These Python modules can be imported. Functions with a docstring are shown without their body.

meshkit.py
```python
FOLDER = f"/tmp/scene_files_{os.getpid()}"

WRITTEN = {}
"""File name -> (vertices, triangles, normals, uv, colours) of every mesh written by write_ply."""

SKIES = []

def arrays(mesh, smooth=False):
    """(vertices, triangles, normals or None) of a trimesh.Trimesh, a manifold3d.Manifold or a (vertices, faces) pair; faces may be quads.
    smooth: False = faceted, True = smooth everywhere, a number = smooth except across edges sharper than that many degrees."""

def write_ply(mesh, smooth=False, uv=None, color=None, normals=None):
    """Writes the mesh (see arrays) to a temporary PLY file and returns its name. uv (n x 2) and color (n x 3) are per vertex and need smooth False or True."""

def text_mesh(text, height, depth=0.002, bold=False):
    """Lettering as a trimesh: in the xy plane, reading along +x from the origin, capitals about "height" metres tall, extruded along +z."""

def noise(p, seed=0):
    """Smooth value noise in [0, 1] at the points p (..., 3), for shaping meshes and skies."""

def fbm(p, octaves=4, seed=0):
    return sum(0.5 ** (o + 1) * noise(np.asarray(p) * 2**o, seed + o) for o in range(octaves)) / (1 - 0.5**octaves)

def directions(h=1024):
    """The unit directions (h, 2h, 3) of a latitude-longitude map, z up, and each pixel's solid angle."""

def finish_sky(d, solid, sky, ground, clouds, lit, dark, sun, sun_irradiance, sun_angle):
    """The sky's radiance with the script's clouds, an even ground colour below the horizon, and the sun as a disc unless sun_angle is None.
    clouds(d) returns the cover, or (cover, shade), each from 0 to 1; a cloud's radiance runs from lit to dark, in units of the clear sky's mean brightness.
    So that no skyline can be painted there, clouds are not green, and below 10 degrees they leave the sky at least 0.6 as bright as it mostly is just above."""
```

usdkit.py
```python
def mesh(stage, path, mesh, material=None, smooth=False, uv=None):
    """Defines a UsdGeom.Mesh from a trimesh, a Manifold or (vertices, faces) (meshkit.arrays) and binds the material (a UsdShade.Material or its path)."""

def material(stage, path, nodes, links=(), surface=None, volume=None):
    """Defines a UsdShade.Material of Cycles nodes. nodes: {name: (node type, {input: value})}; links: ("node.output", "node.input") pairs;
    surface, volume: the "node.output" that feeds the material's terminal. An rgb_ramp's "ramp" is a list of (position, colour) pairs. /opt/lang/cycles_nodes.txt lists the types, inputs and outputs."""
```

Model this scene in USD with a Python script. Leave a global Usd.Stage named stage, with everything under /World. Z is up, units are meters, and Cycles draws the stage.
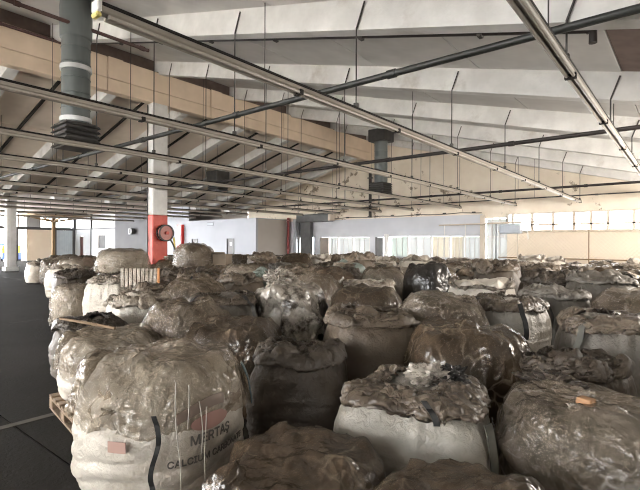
import math, random
import numpy as np, trimesh
from scipy.interpolate import PchipInterpolator
from scipy.ndimage import map_coordinates, zoom
from scipy.spatial import cKDTree
from pxr import Usd, UsdGeom, UsdLux, UsdShade, Gf, Sdf
import usdkit, meshkit

stage = Usd.Stage.CreateInMemory()
UsdGeom.SetStageUpAxis(stage, UsdGeom.Tokens.z)
UsdGeom.SetStageMetersPerUnit(stage, 1.0)
UsdGeom.Xform.Define(stage, '/World')
UsdGeom.Scope.Define(stage, '/World/Looks')
rng = np.random.default_rng(7)

# ------------------------------------------------------------------ camera, sky, daylight
EXPOSURE = 1.32
YAW, PITCH, ROLL, FPX, EYE = 0.6826, -0.0008, 0.004, 458.9, 1.6
fw = np.array([-math.sin(YAW) * math.cos(PITCH), math.cos(YAW) * math.cos(PITCH), math.sin(PITCH)])
ri = np.cross(fw, [0, 0, 1]); ri /= np.linalg.norm(ri); up = np.cross(ri, fw)
r2 = ri * math.cos(ROLL) + up * math.sin(ROLL); u2 = -ri * math.sin(ROLL) + up * math.cos(ROLL)
cam = UsdGeom.Camera.Define(stage, '/World/Camera')
cam.AddTransformOp().Set(Gf.Matrix4d(*r2, 0, *u2, 0, *(-fw), 0, 0, 0, EYE, 1))
cam.CreateHorizontalApertureAttr(36.0)
cam.CreateVerticalApertureAttr(36.0 * 490 / 640)
cam.CreateFocalLengthAttr(36.0 * FPX / 640)
cam.CreateExposureAttr(EXPOSURE)
cam.CreateClippingRangeAttr((0.05, 500.0))

dome = UsdLux.DomeLight.Define(stage, '/World/Sky')                  # bright overcast sky
dome.CreateIntensityAttr(2.6); dome.CreateColorAttr((0.96, 0.98, 1.0))


def unseen_light(name, pos, w, h, rot, power, color):
    """Area light out of view, standing for light that enters the hall unseen."""
    l = UsdLux.RectLight.Define(stage, '/World/' + name)
    l.CreateWidthAttr(w); l.CreateHeightAttr(h); l.CreateIntensityAttr(power); l.CreateColorAttr(color)
    x = UsdGeom.Xformable(l); x.AddTranslateOp().Set(Gf.Vec3d(*pos)); x.AddRotateXYZOp().Set(Gf.Vec3f(*rot))
    return l


# area lights out of view, placed to light the hall from behind, right and left
unseen_light('Daylight_Back', (-23, -8.9, 3.0), 30, 2.6, (90, 0, 180), 22.0, (1.0, 0.98, 0.95))  # out of view behind the camera, lights the near faces of the ribs
unseen_light('Daylight_Right', (2.3, 15.0, 2.6), .8, 14, (0, 90, 0), 15.0, (1.0, 0.92, 0.82))  # out of view, placed to warm the girder and the left roof
unseen_light('Daylight_Door', (-9.5, -8.85, 2.0), 9, 3.2, (90, 0, 180), 13.0, (1.0, 0.98, 0.95))  # out of view, placed to brighten the left sides of the near bags
unseen_light('Daylight_Left', (-47.2, 2.0, 2.2), 3.6, 20, (0, -90, 0), 13.0, (0.97, 0.98, 1.0))  # out of view, lights the hall from its left side

# ------------------------------------------------------------------ helpers
COUNT = {}


def unique(parent, name):
    k = (parent, name); n = COUNT.get(k, 0); COUNT[k] = n + 1
    return f'{parent}/{name}' + (f'_{n:03d}' if n else '')


def tag(prim, label=None, cat=None, group=None, kind=None):
    for k, v in (('label', label), ('category', cat), ('group', group), ('kind', kind)):
        if v: prim.SetCustomDataByKey(k, v)
    return prim


def obj(name, mesh, m, parent='/World', smooth=False, **kw):
    """One Mesh prim; m is a material name."""
    if isinstance(mesh, list): mesh = trimesh.util.concatenate(mesh)
    path = unique(str(parent), name)
    prim = usdkit.mesh(stage, path, mesh, M[m], smooth=smooth).GetPrim()
    return tag(prim, **kw)


def thing(name, label=None, cat=None, group=None, kind=None, loc=(0, 0, 0), rotz=0.0, scale=None):
    path = unique('/World', name)
    x = UsdGeom.Xform.Define(stage, path)
    x.AddTranslateOp().Set(Gf.Vec3d(*map(float, loc))); x.AddRotateZOp().Set(float(rotz))
    x.AddScaleOp().Set(Gf.Vec3f(*(scale or (1, 1, 1))))
    tag(x.GetPrim(), label, cat, group, kind)
    return path


def box(x0, x1, y0, y1, z0, z1):
    b = trimesh.creation.box([abs(x1 - x0), abs(y1 - y0), abs(z1 - z0)])
    b.apply_translation([(x0 + x1) / 2, (y0 + y1) / 2, (z0 + z1) / 2])
    return b


def cbox(x0, x1, y0, y1, z0, z1, c=0.02):
    """Box with chamfered edges."""
    import itertools
    pts = []
    for sx, sy, sz in itertools.product((0, 1), repeat=3):
        x, y, z = (x0, x1)[sx], (y0, y1)[sy], (z0, z1)[sz]
        ix, iy, iz = (c, -c)[sx], (c, -c)[sy], (c, -c)[sz]
        pts += [(x, y + iy, z + iz), (x + ix, y, z + iz), (x + ix, y + iy, z)]
    return trimesh.convex.convex_hull(np.array(pts))


def rod(p, q, r, n=6):
    p, q = np.asarray(p, float), np.asarray(q, float)
    c = trimesh.creation.cylinder(r, segment=[p, q], sections=n)
    return c


def tube(pts, r, n=7):
    pts = np.asarray(pts, float)
    t = np.gradient(pts, axis=0); t /= np.linalg.norm(t, axis=1)[:, None]
    ref = np.array([0.13, 0.31, 0.94]); a = np.cross(t, ref); a /= np.linalg.norm(a, axis=1)[:, None]; b = np.cross(t, a)
    an = np.arange(n) * 2 * np.pi / n
    rr = np.broadcast_to(r, len(pts))
    v = (pts[:, None] + rr[:, None, None] * (a[:, None] * np.cos(an)[None, :, None] + b[:, None] * np.sin(an)[None, :, None])).reshape(-1, 3)
    f = []
    for i in range(len(pts) - 1):
        for j in range(n):
            k = (j + 1) % n
            f += [(i * n + j, i * n + k, (i + 1) * n + k), (i * n + j, (i + 1) * n + k, (i + 1) * n + j)]
    m = len(v); v = np.vstack([v, pts[:1], pts[-1:]])
    for j in range(n):
        k = (j + 1) % n
        f += [(m, k, j), (m + 1, (len(pts) - 1) * n + j, (len(pts) - 1) * n + k)]
    return trimesh.Trimesh(v, np.array(f), process=False)


def hexa(p):
    """Closed solid from 8 corners: 4 below, 4 above, both counter-clockwise."""
    f = [(0, 3, 2, 1), (4, 5, 6, 7), (0, 1, 5, 4), (1, 2, 6, 5), (2, 3, 7, 6), (3, 0, 4, 7)]
    t = trimesh.Trimesh(np.array(p, float), np.array([q for a, b, c, d in f for q in ((a, b, c), (a, c, d))]), process=False)
    trimesh.repair.fix_normals(t)
    return t


# ------------------------------------------------------------------ materials
M = {}


def mat(name, c1, c2=None, rough=0.6, scale=3.0, bump=0.0, bscale=30.0, spec=0.5, metal=0.0, detail=4.0, lo=0.35, hi=0.65,
        stretch=(1, 1, 1), vary=0.0, alpha=None, world=False, c3=None, s3=1.0, lo3=.55, hi3=.68, crinkle=False, lines=None):
    """Principled surface: two colours mixed by noise, a third in blotches, bump relief, per-instance value variation, film transparency."""
    if name.split('_')[0] in ('woven', 'cloth', 'film', 'foil', 'strap'):       # everything bagged is made a little duller and warmer
        k = .90 if name in ('woven_white', 'film_front') else .80
        c1, c2, c3 = (None if c is None else tuple(np.array(c) * k * np.array([1.03, .97, .89])) for c in (c1, c2, c3))
    n = {'p': ('principled_bsdf', {'roughness': rough, 'specular_ior_level': spec, 'metallic': metal})}
    L = []
    if world: n['tc'] = ('geometry', {}); src = 'tc.position'
    else: n['tc'] = ('texture_coordinate', {}); src = 'tc.object'
    n['mp'] = ('mapping', {'scale': stretch}); L.append((src, 'mp.vector'))
    col = None
    if c2 is None: n['p'][1]['base_color'] = c1
    else:
        n['n1'] = ('noise_texture', {'scale': scale, 'detail': detail, 'roughness': 0.6})
        n['r1'] = ('rgb_ramp', {'ramp': [(0, c1), (lo, c1), (hi, c2), (1, c2)]})
        L += [('mp.vector', 'n1.vector'), ('n1.fac', 'r1.fac')]; col = 'r1.color'
        if c3 is not None:
            n['n3'] = ('noise_texture', {'scale': s3, 'detail': 6.0, 'roughness': 0.65})
            n['r3'] = ('rgb_ramp', {'ramp': [(0, (0, 0, 0)), (lo3, (0, 0, 0)), (hi3, (1, 1, 1)), (1, (1, 1, 1))]})
            n['m3'] = ('mix', {'color2': c3})
            L += [('mp.vector', 'n3.vector'), ('n3.fac', 'r3.fac'), ('r3.color', 'm3.fac'), (col, 'm3.color1')]; col = 'm3.color'
        if lines is not None:                                           # thin pale lines: crease highlights painted into the film colour
            n['wl'] = ('noise_texture', {'scale': 1.6, 'detail': 3.0}); n['wa'] = ('vector_math', {'math_type': 'multiply_add', 'vector2': (.9, .9, .9)})
            n['vl'] = ('voronoi_texture', {'scale': 3.2, 'feature': 'distance_to_edge', 'detail': 1.0, 'roughness': .6})
            n['rl'] = ('rgb_ramp', {'ramp': [(0, (1, 1, 1)), (.012, (.8, .8, .8)), (.045, (0, 0, 0)), (1, (0, 0, 0))]})
            n['nl'] = ('noise_texture', {'scale': 2.2, 'detail': 2.0}); n['rm'] = ('map_range', {'from_min': .42, 'from_max': .62, 'to_min': 0.0, 'to_max': .42, 'clamp': True})
            n['ml'] = ('math', {'math_type': 'multiply'}); n['xl'] = ('mix', {'color2': lines})
            L += [('mp.vector', 'wl.vector'), ('wl.color', 'wa.vector1'), ('mp.vector', 'wa.vector3'), ('wa.vector', 'vl.vector'), ('vl.distance', 'rl.fac'), ('mp.vector', 'nl.vector'), ('nl.fac', 'rm.value'),
                  ('rl.color', 'ml.value1'), ('rm.result', 'ml.value2'), ('ml.value', 'xl.fac'), (col, 'xl.color1')]; col = 'xl.color'
        if vary:
            n['oi'] = ('object_info', {})
            n['mr'] = ('map_range', {'from_min': 0.0, 'from_max': 1.0, 'to_min': 1 - vary, 'to_max': 1 + vary})
            n['hv'] = ('hsv', {})
            L += [('oi.random', 'mr.value'), ('mr.result', 'hv.value'), (col, 'hv.color')]; col = 'hv.color'
        L.append((col, 'p.base_color'))
    if bump:
        if crinkle:                                                     # creased facets: warped fractal cells
            n['nw'] = ('noise_texture', {'scale': 4.0, 'detail': 3.0})
            n['vs'] = ('vector_math', {'math_type': 'multiply_add', 'vector2': (.35, .35, .35)})
            n['n2'] = ('voronoi_texture', {'scale': bscale, 'feature': 'f1', 'detail': 2.0, 'roughness': 0.55})
            n['b'] = ('bump', {'strength': bump, 'distance': 0.07})
            L += [('mp.vector', 'nw.vector'), ('nw.color', 'vs.vector1'), ('mp.vector', 'vs.vector3'), ('vs.vector', 'n2.vector'), ('n2.distance', 'b.height'), ('b.normal', 'p.normal')]
        else:
            n['n2'] = ('noise_texture', {'scale': bscale, 'detail': 5.0, 'roughness': 0.6, 'distortion': 0.8})
            n['b'] = ('bump', {'strength': bump, 'distance': 0.05})
            L += [('mp.vector', 'n2.vector'), ('n2.fac', 'b.height'), ('b.normal', 'p.normal')]
    surf = 'p.BSDF'
    if alpha is not None:
        n['t'] = ('transparent_bsdf', {'color': (0.93, 0.9, 0.86)}); n['x'] = ('mix_closure', {})
        n['na'] = ('noise_texture', {'scale': 4.0, 'detail': 3.0})
        n['ra'] = ('map_range', {'from_min': 0.35, 'from_max': 0.65, 'to_min': alpha[0], 'to_max': alpha[1], 'clamp': True})
        L += [('mp.vector', 'na.vector'), ('na.fac', 'ra.value'), ('ra.result', 'x.fac'), ('t.BSDF', 'x.closure1'), ('p.BSDF', 'x.closure2')]
        surf = 'x.closure'
    M[name] = usdkit.material(stage, '/World/Looks/' + name, n, L, surface=surf)


# building
mat('concrete_white', (.62, .61, .59), (.74, .73, .71), rough=.8, scale=2.2, bump=.15, bscale=18, world=True, c3=(.50, .47, .43), s3=.9, lo3=.58, hi3=.72)
mat('slab_grey', (.56, .545, .525), (.63, .615, .59), rough=.85, scale=1.6, bump=.1, world=True)
mat('slab_left_lit', (.70, .61, .51), (.78, .69, .59), rough=.85, scale=1.6, bump=.1, world=True)  # brighter and warmer than slab_grey: warm light painted into the colour
mat('girder_tan', (.66, .53, .40), (.74, .60, .46), rough=.8, scale=1.4, bump=.1, world=True)
mat('dark_gap', (.03, .026, .022), rough=.9)
mat('plywood_dark', (.14, .10, .085), (.19, .14, .12), rough=.8, scale=3, world=True)
mat('gable_beige', (.72, .63, .52), (.80, .72, .61), rough=.85, scale=1.0, bump=.12, world=True, c3=(.30, .24, .18), s3=1.5, lo3=.60, hi3=.64)
mat('wall_beige', (.80, .69, .56), (.84, .74, .61), rough=.8, scale=1.0, world=True)
mat('wall_greyblue', (.50, .51, .55), (.56, .57, .61), rough=.7, scale=.8, world=True)
mat('block_white', (.39, .41, .46), (.43, .45, .50), rough=.6, scale=.6, world=True)
mat('block_side', (.45, .41, .37), (.50, .46, .42), rough=.7, scale=.6, world=True)
mat('wall_darkgrey', (.085, .085, .092), (.105, .105, .112), rough=.7, scale=.7, world=True)
mat('wall_plain', (.45, .42, .38), (.5, .47, .43), rough=.8, scale=.7, world=True)
mat('panel_white', (.38, .40, .42), (.42, .44, .46), rough=.5, scale=.7, world=True)
mat('white_paint', (.72, .72, .72), (.8, .8, .8), rough=.5, scale=4)
mat('floor_concrete', (.017, .0145, .0115), (.027, .0235, .019), rough=.9, scale=.7, bump=.25, bscale=25, spec=.06, world=True, c3=(.012, .0105, .0085), s3=.35, lo3=.5, hi3=.7, detail=8)
mat('joint_light', (.075, .066, .048), (.055, .048, .036), rough=.8, scale=6, world=True)
mat('red_paint', (.50, .055, .035), (.58, .09, .06), rough=.45, scale=3, bump=.05, world=True, c3=(.30, .035, .03), s3=1.2)
mat('red_dark', (.42, .15, .13), (.50, .20, .175), rough=.4, scale=9)
mat('red_bright', (.62, .03, .02), rough=.4)
mat('steel_grey', (.075, .078, .08), (.11, .112, .115), rough=.5, scale=2.0, metal=.1, world=True)
mat('pipe_red', (.22, .035, .035), (.28, .05, .05), rough=.45, scale=4)
mat('duct_metal', (.10, .115, .112), (.14, .155, .152), rough=.45, scale=3.0, metal=.1, stretch=(1, 1, .3))
mat('duct_band', (.55, .56, .56), (.65, .66, .66), rough=.4, scale=5, metal=.2)
mat('duct_dark', (.030, .028, .026), (.05, .046, .042), rough=.5, scale=5)
mat('black_pipe', (.022, .018, .017), (.035, .028, .026), rough=.5, scale=4)
mat('maroon_pipe', (.05, .018, .016), (.07, .025, .02), rough=.5, scale=4)
mat('grey_pipe', (.025, .027, .025), (.04, .042, .039), rough=.45, scale=3)
mat('rail_body', (.24, .212, .178), (.31, .277, .235), rough=.5, scale=4, stretch=(1, .2, 1))
mat('rail_dark', (.014, .012, .011), (.022, .019, .017), rough=.7, scale=4, spec=.2)
mat('lamp_tube', (.36, .325, .28), (.42, .385, .34), rough=.25, scale=3)
mat('rod_dark', (.05, .045, .042), rough=.5)
mat('yellow_cap', (.65, .55, .18), rough=.5)
mat('timber_ochre', (.20, .125, .06), (.26, .17, .085), rough=.7, scale=6, stretch=(1, 1, .2), world=True)
mat('door_grey', (.115, .115, .115), (.145, .145, .145), rough=.5, scale=2, world=True)
mat('door_brown', (.22, .18, .15), (.27, .22, .18), rough=.5, scale=2, world=True)
mat('frame_white', (.68, .67, .65), rough=.5)
mat('frame_beige', (.60, .52, .43), rough=.6)
mat('frame_dark', (.07, .07, .075), rough=.5)
mat('shutter_blue', (.55, .64, .72), (.62, .71, .78), rough=.5, scale=2, world=True)
mat('asphalt', (.30, .29, .28), (.36, .35, .34), rough=.9, scale=1.5, world=True)
mat('wire_grey', (.55, .47, .38), rough=.6)
mat('appliance', (.40, .44, .50), (.46, .50, .55), rough=.5, scale=3)
mat('van_blue', (.04, .09, .32), (.06, .12, .36), rough=.3, scale=2)
mat('van_yellow', (.75, .55, .08), rough=.4)
mat('tyre', (.03, .03, .03), rough=.8)
mat('hose_yellow', (.65, .52, .12), rough=.5)
# bags
mat('woven_white', (.60, .59, .565), (.50, .48, .45), rough=.42, scale=3.5, bump=.35, bscale=22, spec=.4, c3=(.30, .26, .215), s3=1.8, lo3=.50, hi3=.78, vary=.1)
mat('woven_pale', (.40, .39, .365), (.33, .32, .295), rough=.3, scale=3.5, bump=.35, bscale=22, spec=.6, c3=(.22, .19, .155), s3=1.8, lo3=.50, hi3=.80)
mat('woven_grey', (.22, .21, .195), (.165, .155, .14), rough=.45, scale=3, bump=.35, bscale=22, c3=(.10, .085, .07), s3=2.0, lo3=.45, hi3=.8, vary=.3)
mat('woven_tan', (.165, .133, .102), (.12, .095, .071), rough=.5, scale=3, bump=.35, bscale=22, c3=(.07, .053, .039), s3=2.2, lo3=.45, hi3=.8, vary=.3)
mat('woven_brown', (.085, .067, .05), (.062, .048, .036), rough=.55, scale=3, bump=.35, bscale=22, c3=(.045, .034, .025), s3=2.0, vary=.25)
mat('cloth_dusty', (.27, .23, .19), (.12, .095, .073), rough=.34, scale=5, bump=.45, bscale=6, spec=.6, c3=(.06, .045, .034), s3=3.0, lo3=.48, hi3=.68, vary=.3, crinkle=True)
mat('cloth_pale', (.43, .40, .365), (.27, .24, .205), rough=.40, scale=4, bump=.45, bscale=6, c3=(.10, .078, .058), s3=2.4, lo3=.50, hi3=.66, vary=.2, crinkle=True)
mat('cloth_dark', (.09, .074, .06), (.05, .041, .033), rough=.42, scale=5, bump=.5, bscale=6, c3=(.26, .23, .20), s3=3.0, lo3=.58, hi3=.68, vary=.2, crinkle=True)
mat('film_brown', (.115, .085, .058), (.075, .054, .037), rough=.2, scale=3, bump=.35, bscale=5, spec=.8, alpha=(.5, .9), vary=.2, crinkle=True, lines=(.46, .38, .28))  # lines in the films are painted crease highlights
mat('film_clear', (.33, .295, .25), (.18, .148, .115), rough=.16, scale=2.5, bump=.55, bscale=6, spec=.9, alpha=(.3, .75), vary=.15, crinkle=True, lines=(.62, .58, .52))
mat('film_front', (.31, .275, .225), (.20, .165, .125), rough=.15, scale=2.5, bump=.7, bscale=6, spec=.9, alpha=(.25, .8), crinkle=True, lines=(.75, .72, .67))
mat('film_dark', (.022, .021, .021), (.034, .032, .031), rough=.2, scale=3, bump=.25, bscale=5, spec=.8, crinkle=True)
mat('film_teal', (.22, .29, .285), (.29, .36, .35), rough=.3, scale=3, bump=.5, bscale=6, spec=.6, crinkle=True)
mat('foil', (.55, .53, .50), (.28, .26, .24), rough=.22, scale=4, bump=.5, bscale=3, spec=.8, c3=(.07, .058, .048), s3=2.6, lo3=.50, hi3=.60, crinkle=True)
mat('strap_black', (.025, .027, .03), (.04, .042, .046), rough=.5, scale=20)
mat('strap_grey', (.12, .125, .115), (.16, .165, .15), rough=.6, scale=20)
mat('strap_blue', (.05, .09, .115), (.07, .12, .15), rough=.5, scale=20)
mat('twine', (.42, .40, .36), rough=.5)
mat('ink_black', (.11, .10, .09), rough=.6)
mat('ink_brown', (.17, .125, .10), rough=.6)
mat('ink_red', (.27, .15, .125), rough=.6)
mat('ink_pink', (.38, .24, .20), rough=.6)
mat('ink_orange', (.55, .25, .10), rough=.6)
mat('ink_navy', (.03, .04, .09), rough=.5)
mat('pallet_wood', (.17, .115, .07), (.23, .16, .10), rough=.8, scale=8, stretch=(.3, 2, 2), bump=.3, bscale=30)
mat('cardboard', (.17, .135, .10), (.21, .165, .12), rough=.8, scale=4)
mat('block_wood', (.36, .20, .10), (.42, .24, .125), rough=.7, scale=9, stretch=(.3, 1, 1))

n = {'t': ('transparent_bsdf', {'color': (1, 1, 1)}), 'g': ('glossy_bsdf', {'roughness': .03}), 'f': ('fresnel', {'IOR': 1.45}), 'x': ('mix_closure', {})}
M['glass'] = usdkit.material(stage, '/World/Looks/glass', n, [('f.fac', 'x.fac'), ('t.BSDF', 'x.closure1'), ('g.BSDF', 'x.closure2')], surface='x.closure')


def frosted(name, c, t=.35):
    n = {'t': ('translucent_bsdf', {'color': c}), 'd': ('principled_bsdf', {'base_color': c, 'roughness': .25}), 'x': ('mix_closure', {'fac': t})}
    M[name] = usdkit.material(stage, '/World/Looks/' + name, n, [('d.BSDF', 'x.closure1'), ('t.BSDF', 'x.closure2')], surface='x.closure')


frosted('pane_white', (.62, .64, .64), .22); frosted('pane_green', (.54, .60, .575), .22); frosted('pane_cream', (.62, .58, .49), .22)

# ------------------------------------------------------------------ the hall
GX, WY, LX = -14.5, 23.0, -48.0           # ridge girder, far wall, left wall
H0, SR = 3.7075, 0.2618                   # height of the right-hand rib soffits at x = 0, and their slope
RIBS = [5.70 + 3.35 * i for i in range(6)]
HL0, SL, VX = 6.62, 0.265, -25.5          # left roof: height under the girder, slope, valley
RIBL = [1.80 + 2.83 * i for i in range(8)]
hr = lambda x: H0 - SR * x
hl = lambda x: HL0 - SL * (GX - x)

# floor: cast slabs with open joints
fl = thing('floor', kind='structure')
jx = [-60, -48.2] + [-4.65 + 6.0 * k for k in range(-7, 2)] + [4.5]; jx = sorted(set(round(v, 2) for v in jx))
jy = [-9.2] + [1.435 + 6.0 * k for k in range(-1, 4)] + [23.2]
for a, b in zip(jx[1:-1], jx[2:]):
    for c, d in zip(jy[:-1], jy[1:]):
        obj('slab', box(a + .008, b - .008, c + .008, d - .008, -.2, 0), 'floor_concrete', fl)
obj('joint_filler', [box(-48, 4.5, -9.2, 23.2, -.25, -.012)], 'dark_gap', fl)
obj('joint_strip', box(-4.69, -4.61, -4.5, 7.4, -.02, .002), 'joint_light', fl)
obj('ground_outside', box(-120, 60, -60, 90, -.4, -.26), 'asphalt', kind='structure')

# right roof: slab panels between white ribs
ce = thing('ceiling', kind='structure')


def sloped(x0, x1, y0, y1, h, lo, hi):
    """A piece between x0 and x1 whose underside runs lo above h(x) and whose top hi above it."""
    return hexa([(x0, y0, h(x0) + lo), (x1, y0, h(x1) + lo), (x1, y1, h(x1) + lo), (x0, y1, h(x0) + lo),
                 (x0, y0, h(x0) + hi), (x1, y0, h(x1) + hi), (x1, y1, h(x1) + hi), (x0, y1, h(x0) + hi)])


px = [2.4, -.9, -3.2, -5.5, -7.8, -10.1, -12.4, -14.9]
edges = [-9.0, -4.35, -1.0, 2.35] + RIBS + [WY]
for y0, y1 in zip(edges[:-1], edges[1:]):
    for a, b in zip(px[:-1], px[1:]):
        dark = abs(y0 - RIBS[0]) < .1 and a > 0
        obj('roof_panel', sloped(b + .008, a - .008, y0, y1 - .01, hr, .45 + (.02 if dark else rng.uniform(0, .012)), .60), 'plywood_dark' if dark else 'slab_grey', ce)
for y in [-4.35, -1.0, 2.35] + RIBS:
    obj('rib', sloped(-14.9, 2.4, y - .25, y, hr, 0, .47), 'concrete_white', ce)
# left roof
pl = [GX, -16.7, -18.9, -21.1, -23.3, VX]
el = [-9.0] + [1.8 - 2.83 * k for k in (3, 2, 1)] + RIBL + [WY]
for y0, y1 in zip(el[:-1], el[1:]):
    for a, b in zip(pl[:-1], pl[1:]):
        obj('roof_panel', sloped(b + .008, a - .008, y0, y1 - .01, hl, .40 + rng.uniform(0, .012), .55), 'slab_left_lit', ce)
    if y1 - y0 > 2:
        ym = (y0 + y1) / 2
        obj('joint_cover', sloped(VX, GX - .3, ym - .05, ym + .05, hl, .36, .41), 'dark_gap', ce)
for y in [1.8 - 2.83 * k for k in (3, 2, 1)] + RIBL:
    obj('rib', sloped(VX, GX - .15, y - .2, y + .1, hl, 0, .42), 'concrete_white', ce)
# third bay behind the valley, flat
for y0, y1 in zip(el[:-1], el[1:]):
    for a, b in ((VX, -33), (-33, -40.5), (-40.5, LX)):
        obj('roof_panel', box(b + .01, a - .01, y0, y1 - .02, 4.40, 4.6), 'slab_left_lit', ce)
obj('roof_deck', [sloped(-14.95, 2.6, -9.3, WY + .3, hr, .61, .75), sloped(VX - .2, GX - .25, -9.3, WY + .3, hl, .56, .70), box(LX - .3, VX, -9.3, WY + .3, 4.61, 4.8)], 'dark_gap', ce)

# ridge girder, with recessed panels
g = thing('ridge_girder', 'long tan concrete ridge girder crossing the hall on the red footed column', 'girder')
for a in np.arange(-9.0, 23, 4.0):
    b = min(a + 4.0, 23.0)
    obj('upper_panel', [cbox(GX - .15, GX + .12, a + .01, b - .01, 6.86, 7.53, .015), box(GX + .1, GX + .16, a + .02, a + .5, 6.86, 7.53)], 'girder_tan', g)
    obj('lower_panel', cbox(GX - .17, GX + .15, a + .01, b - .01, 6.44, 6.84, .015), 'girder_tan', g)
obj('clerestory_infill', box(GX - .22, GX - .16, -9, 23, 6.5, 8.2), 'plywood_dark', g)  # dark sheet standing for the dark voids above the girder
for y in RIBS:
    obj('bearing_pad', cbox(GX - .14, GX + .1, y - .3, y + .05, 7.49, 7.56, .01), 'dark_gap', g)

# valley beam with white corbels
v = thing('valley_beam', 'dark valley beam under the low edge of the left roof', 'beam')
obj('beam', box(VX - .3, VX + .1, -9, 22.9, 4.05, 4.40), 'duct_dark', v)
for y in RIBL:
    obj('corbel', cbox(VX - .2, VX + .35, y - .75, y - .35, 3.75, 4.42, .02), 'concrete_white', v)

# far wall: gable over a grey partition with a glazed strip, and a beige wall with high windows on the right
wf = thing('wall_far', kind='structure')
PX0, PX1 = -21.5, -8.2


def gable(x0, x1, z0):
    xs = [x0] + [x for x in (GX,) if x0 < x < x1] + [x1]
    return [hexa([(a, WY, z0), (b, WY, z0), (b, WY + .25, z0), (a, WY + .25, z0), (a, WY, hh(a, 1)), (b, WY, hh(b, -1)), (b, WY + .25, hh(b, -1)), (a, WY + .25, hh(a, 1))]) for a, b in zip(xs[:-1], xs[1:])]


def hh(x, side):
    if x > GX or (x == GX and side > 0): return hr(x) + .47
    return hl(x) + .42


obj('gable', gable(VX, PX1, 3.16) + gable(PX1, 2.6, 3.13), 'gable_beige', wf)
obj('partition', [box(PX0, PX1, WY - .02, WY + .25, 2.06, 3.155), box(PX0, -20.7, WY - .02, WY + .25, 0, 2.06), box(-19.2, -18.72, WY - .02, WY + .25, 0, 2.06), box(-14.85, -14.5, WY - .04, WY + .25, 0, 2.06)], 'wall_greyblue', wf)
obj('sill', box(-18.7, PX1, WY - .03, WY + .25, 0, .95), 'wall_greyblue', wf)
obj('lower_wall', [box(-7.0, 2.6, WY, WY + .25, 0, 2.28)], 'wall_beige', wf)
obj('wall_end', [box(VX - .2, PX0, WY, WY + .25, 0, 3.2), box(LX, VX - .2, WY, WY + .25, 0, 4.8)], 'wall_plain', wf)
obj('ledge', box(VX, PX1 + .05, WY - .08, WY, 3.15, 3.21), 'gable_beige', wf)
obj('lintel', box(PX1, -7.0, WY, WY + .25, 2.95, 3.14), 'gable_beige', wf)

# glazing of the partition
wi = thing('window_1', kind='structure')
pan = [(-18.0, -17.3, 'pane_white'), (-17.25, -16.15, 'pane_white'), (-16.1, -14.9, 'pane_white'), (-13.5, -12.4, 'pane_green'), (-12.35, -11.0, 'pane_white'),
       (-10.95, -9.95, 'pane_cream'), (-9.9, -9.2, 'pane_cream'), (-9.15, -8.35, 'pane_white')]
for a, b, m in pan:
    obj('pane', box(a + .03, b - .03, WY + .08, WY + .1, .95, 2.05), m, wi)
    obj('mullion', box(b - .03, b + .06, WY + .0, WY + .16, .95, 2.06), 'frame_white', wi)
    for t in np.linspace(a, b, 4)[1:-1]:
        obj('glazing_bar', box(t - .012, t + .012, WY + .05, WY + .13, .95, 2.05), 'frame_white', wi)
obj('dark_panel', box(-18.7, -18.02, WY + .02, WY + .1, 0, 2.05), 'door_brown', wi)
obj('dark_panel', box(-14.5, -14.0, WY + .02, WY + .1, 0, 2.05), 'door_grey', wi)
obj('post', cbox(-13.85, -13.6, WY - .12, WY + .05, 0, 2.22, .015), 'frame_white', wi)
wj = thing('window_2', kind='structure')
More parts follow.
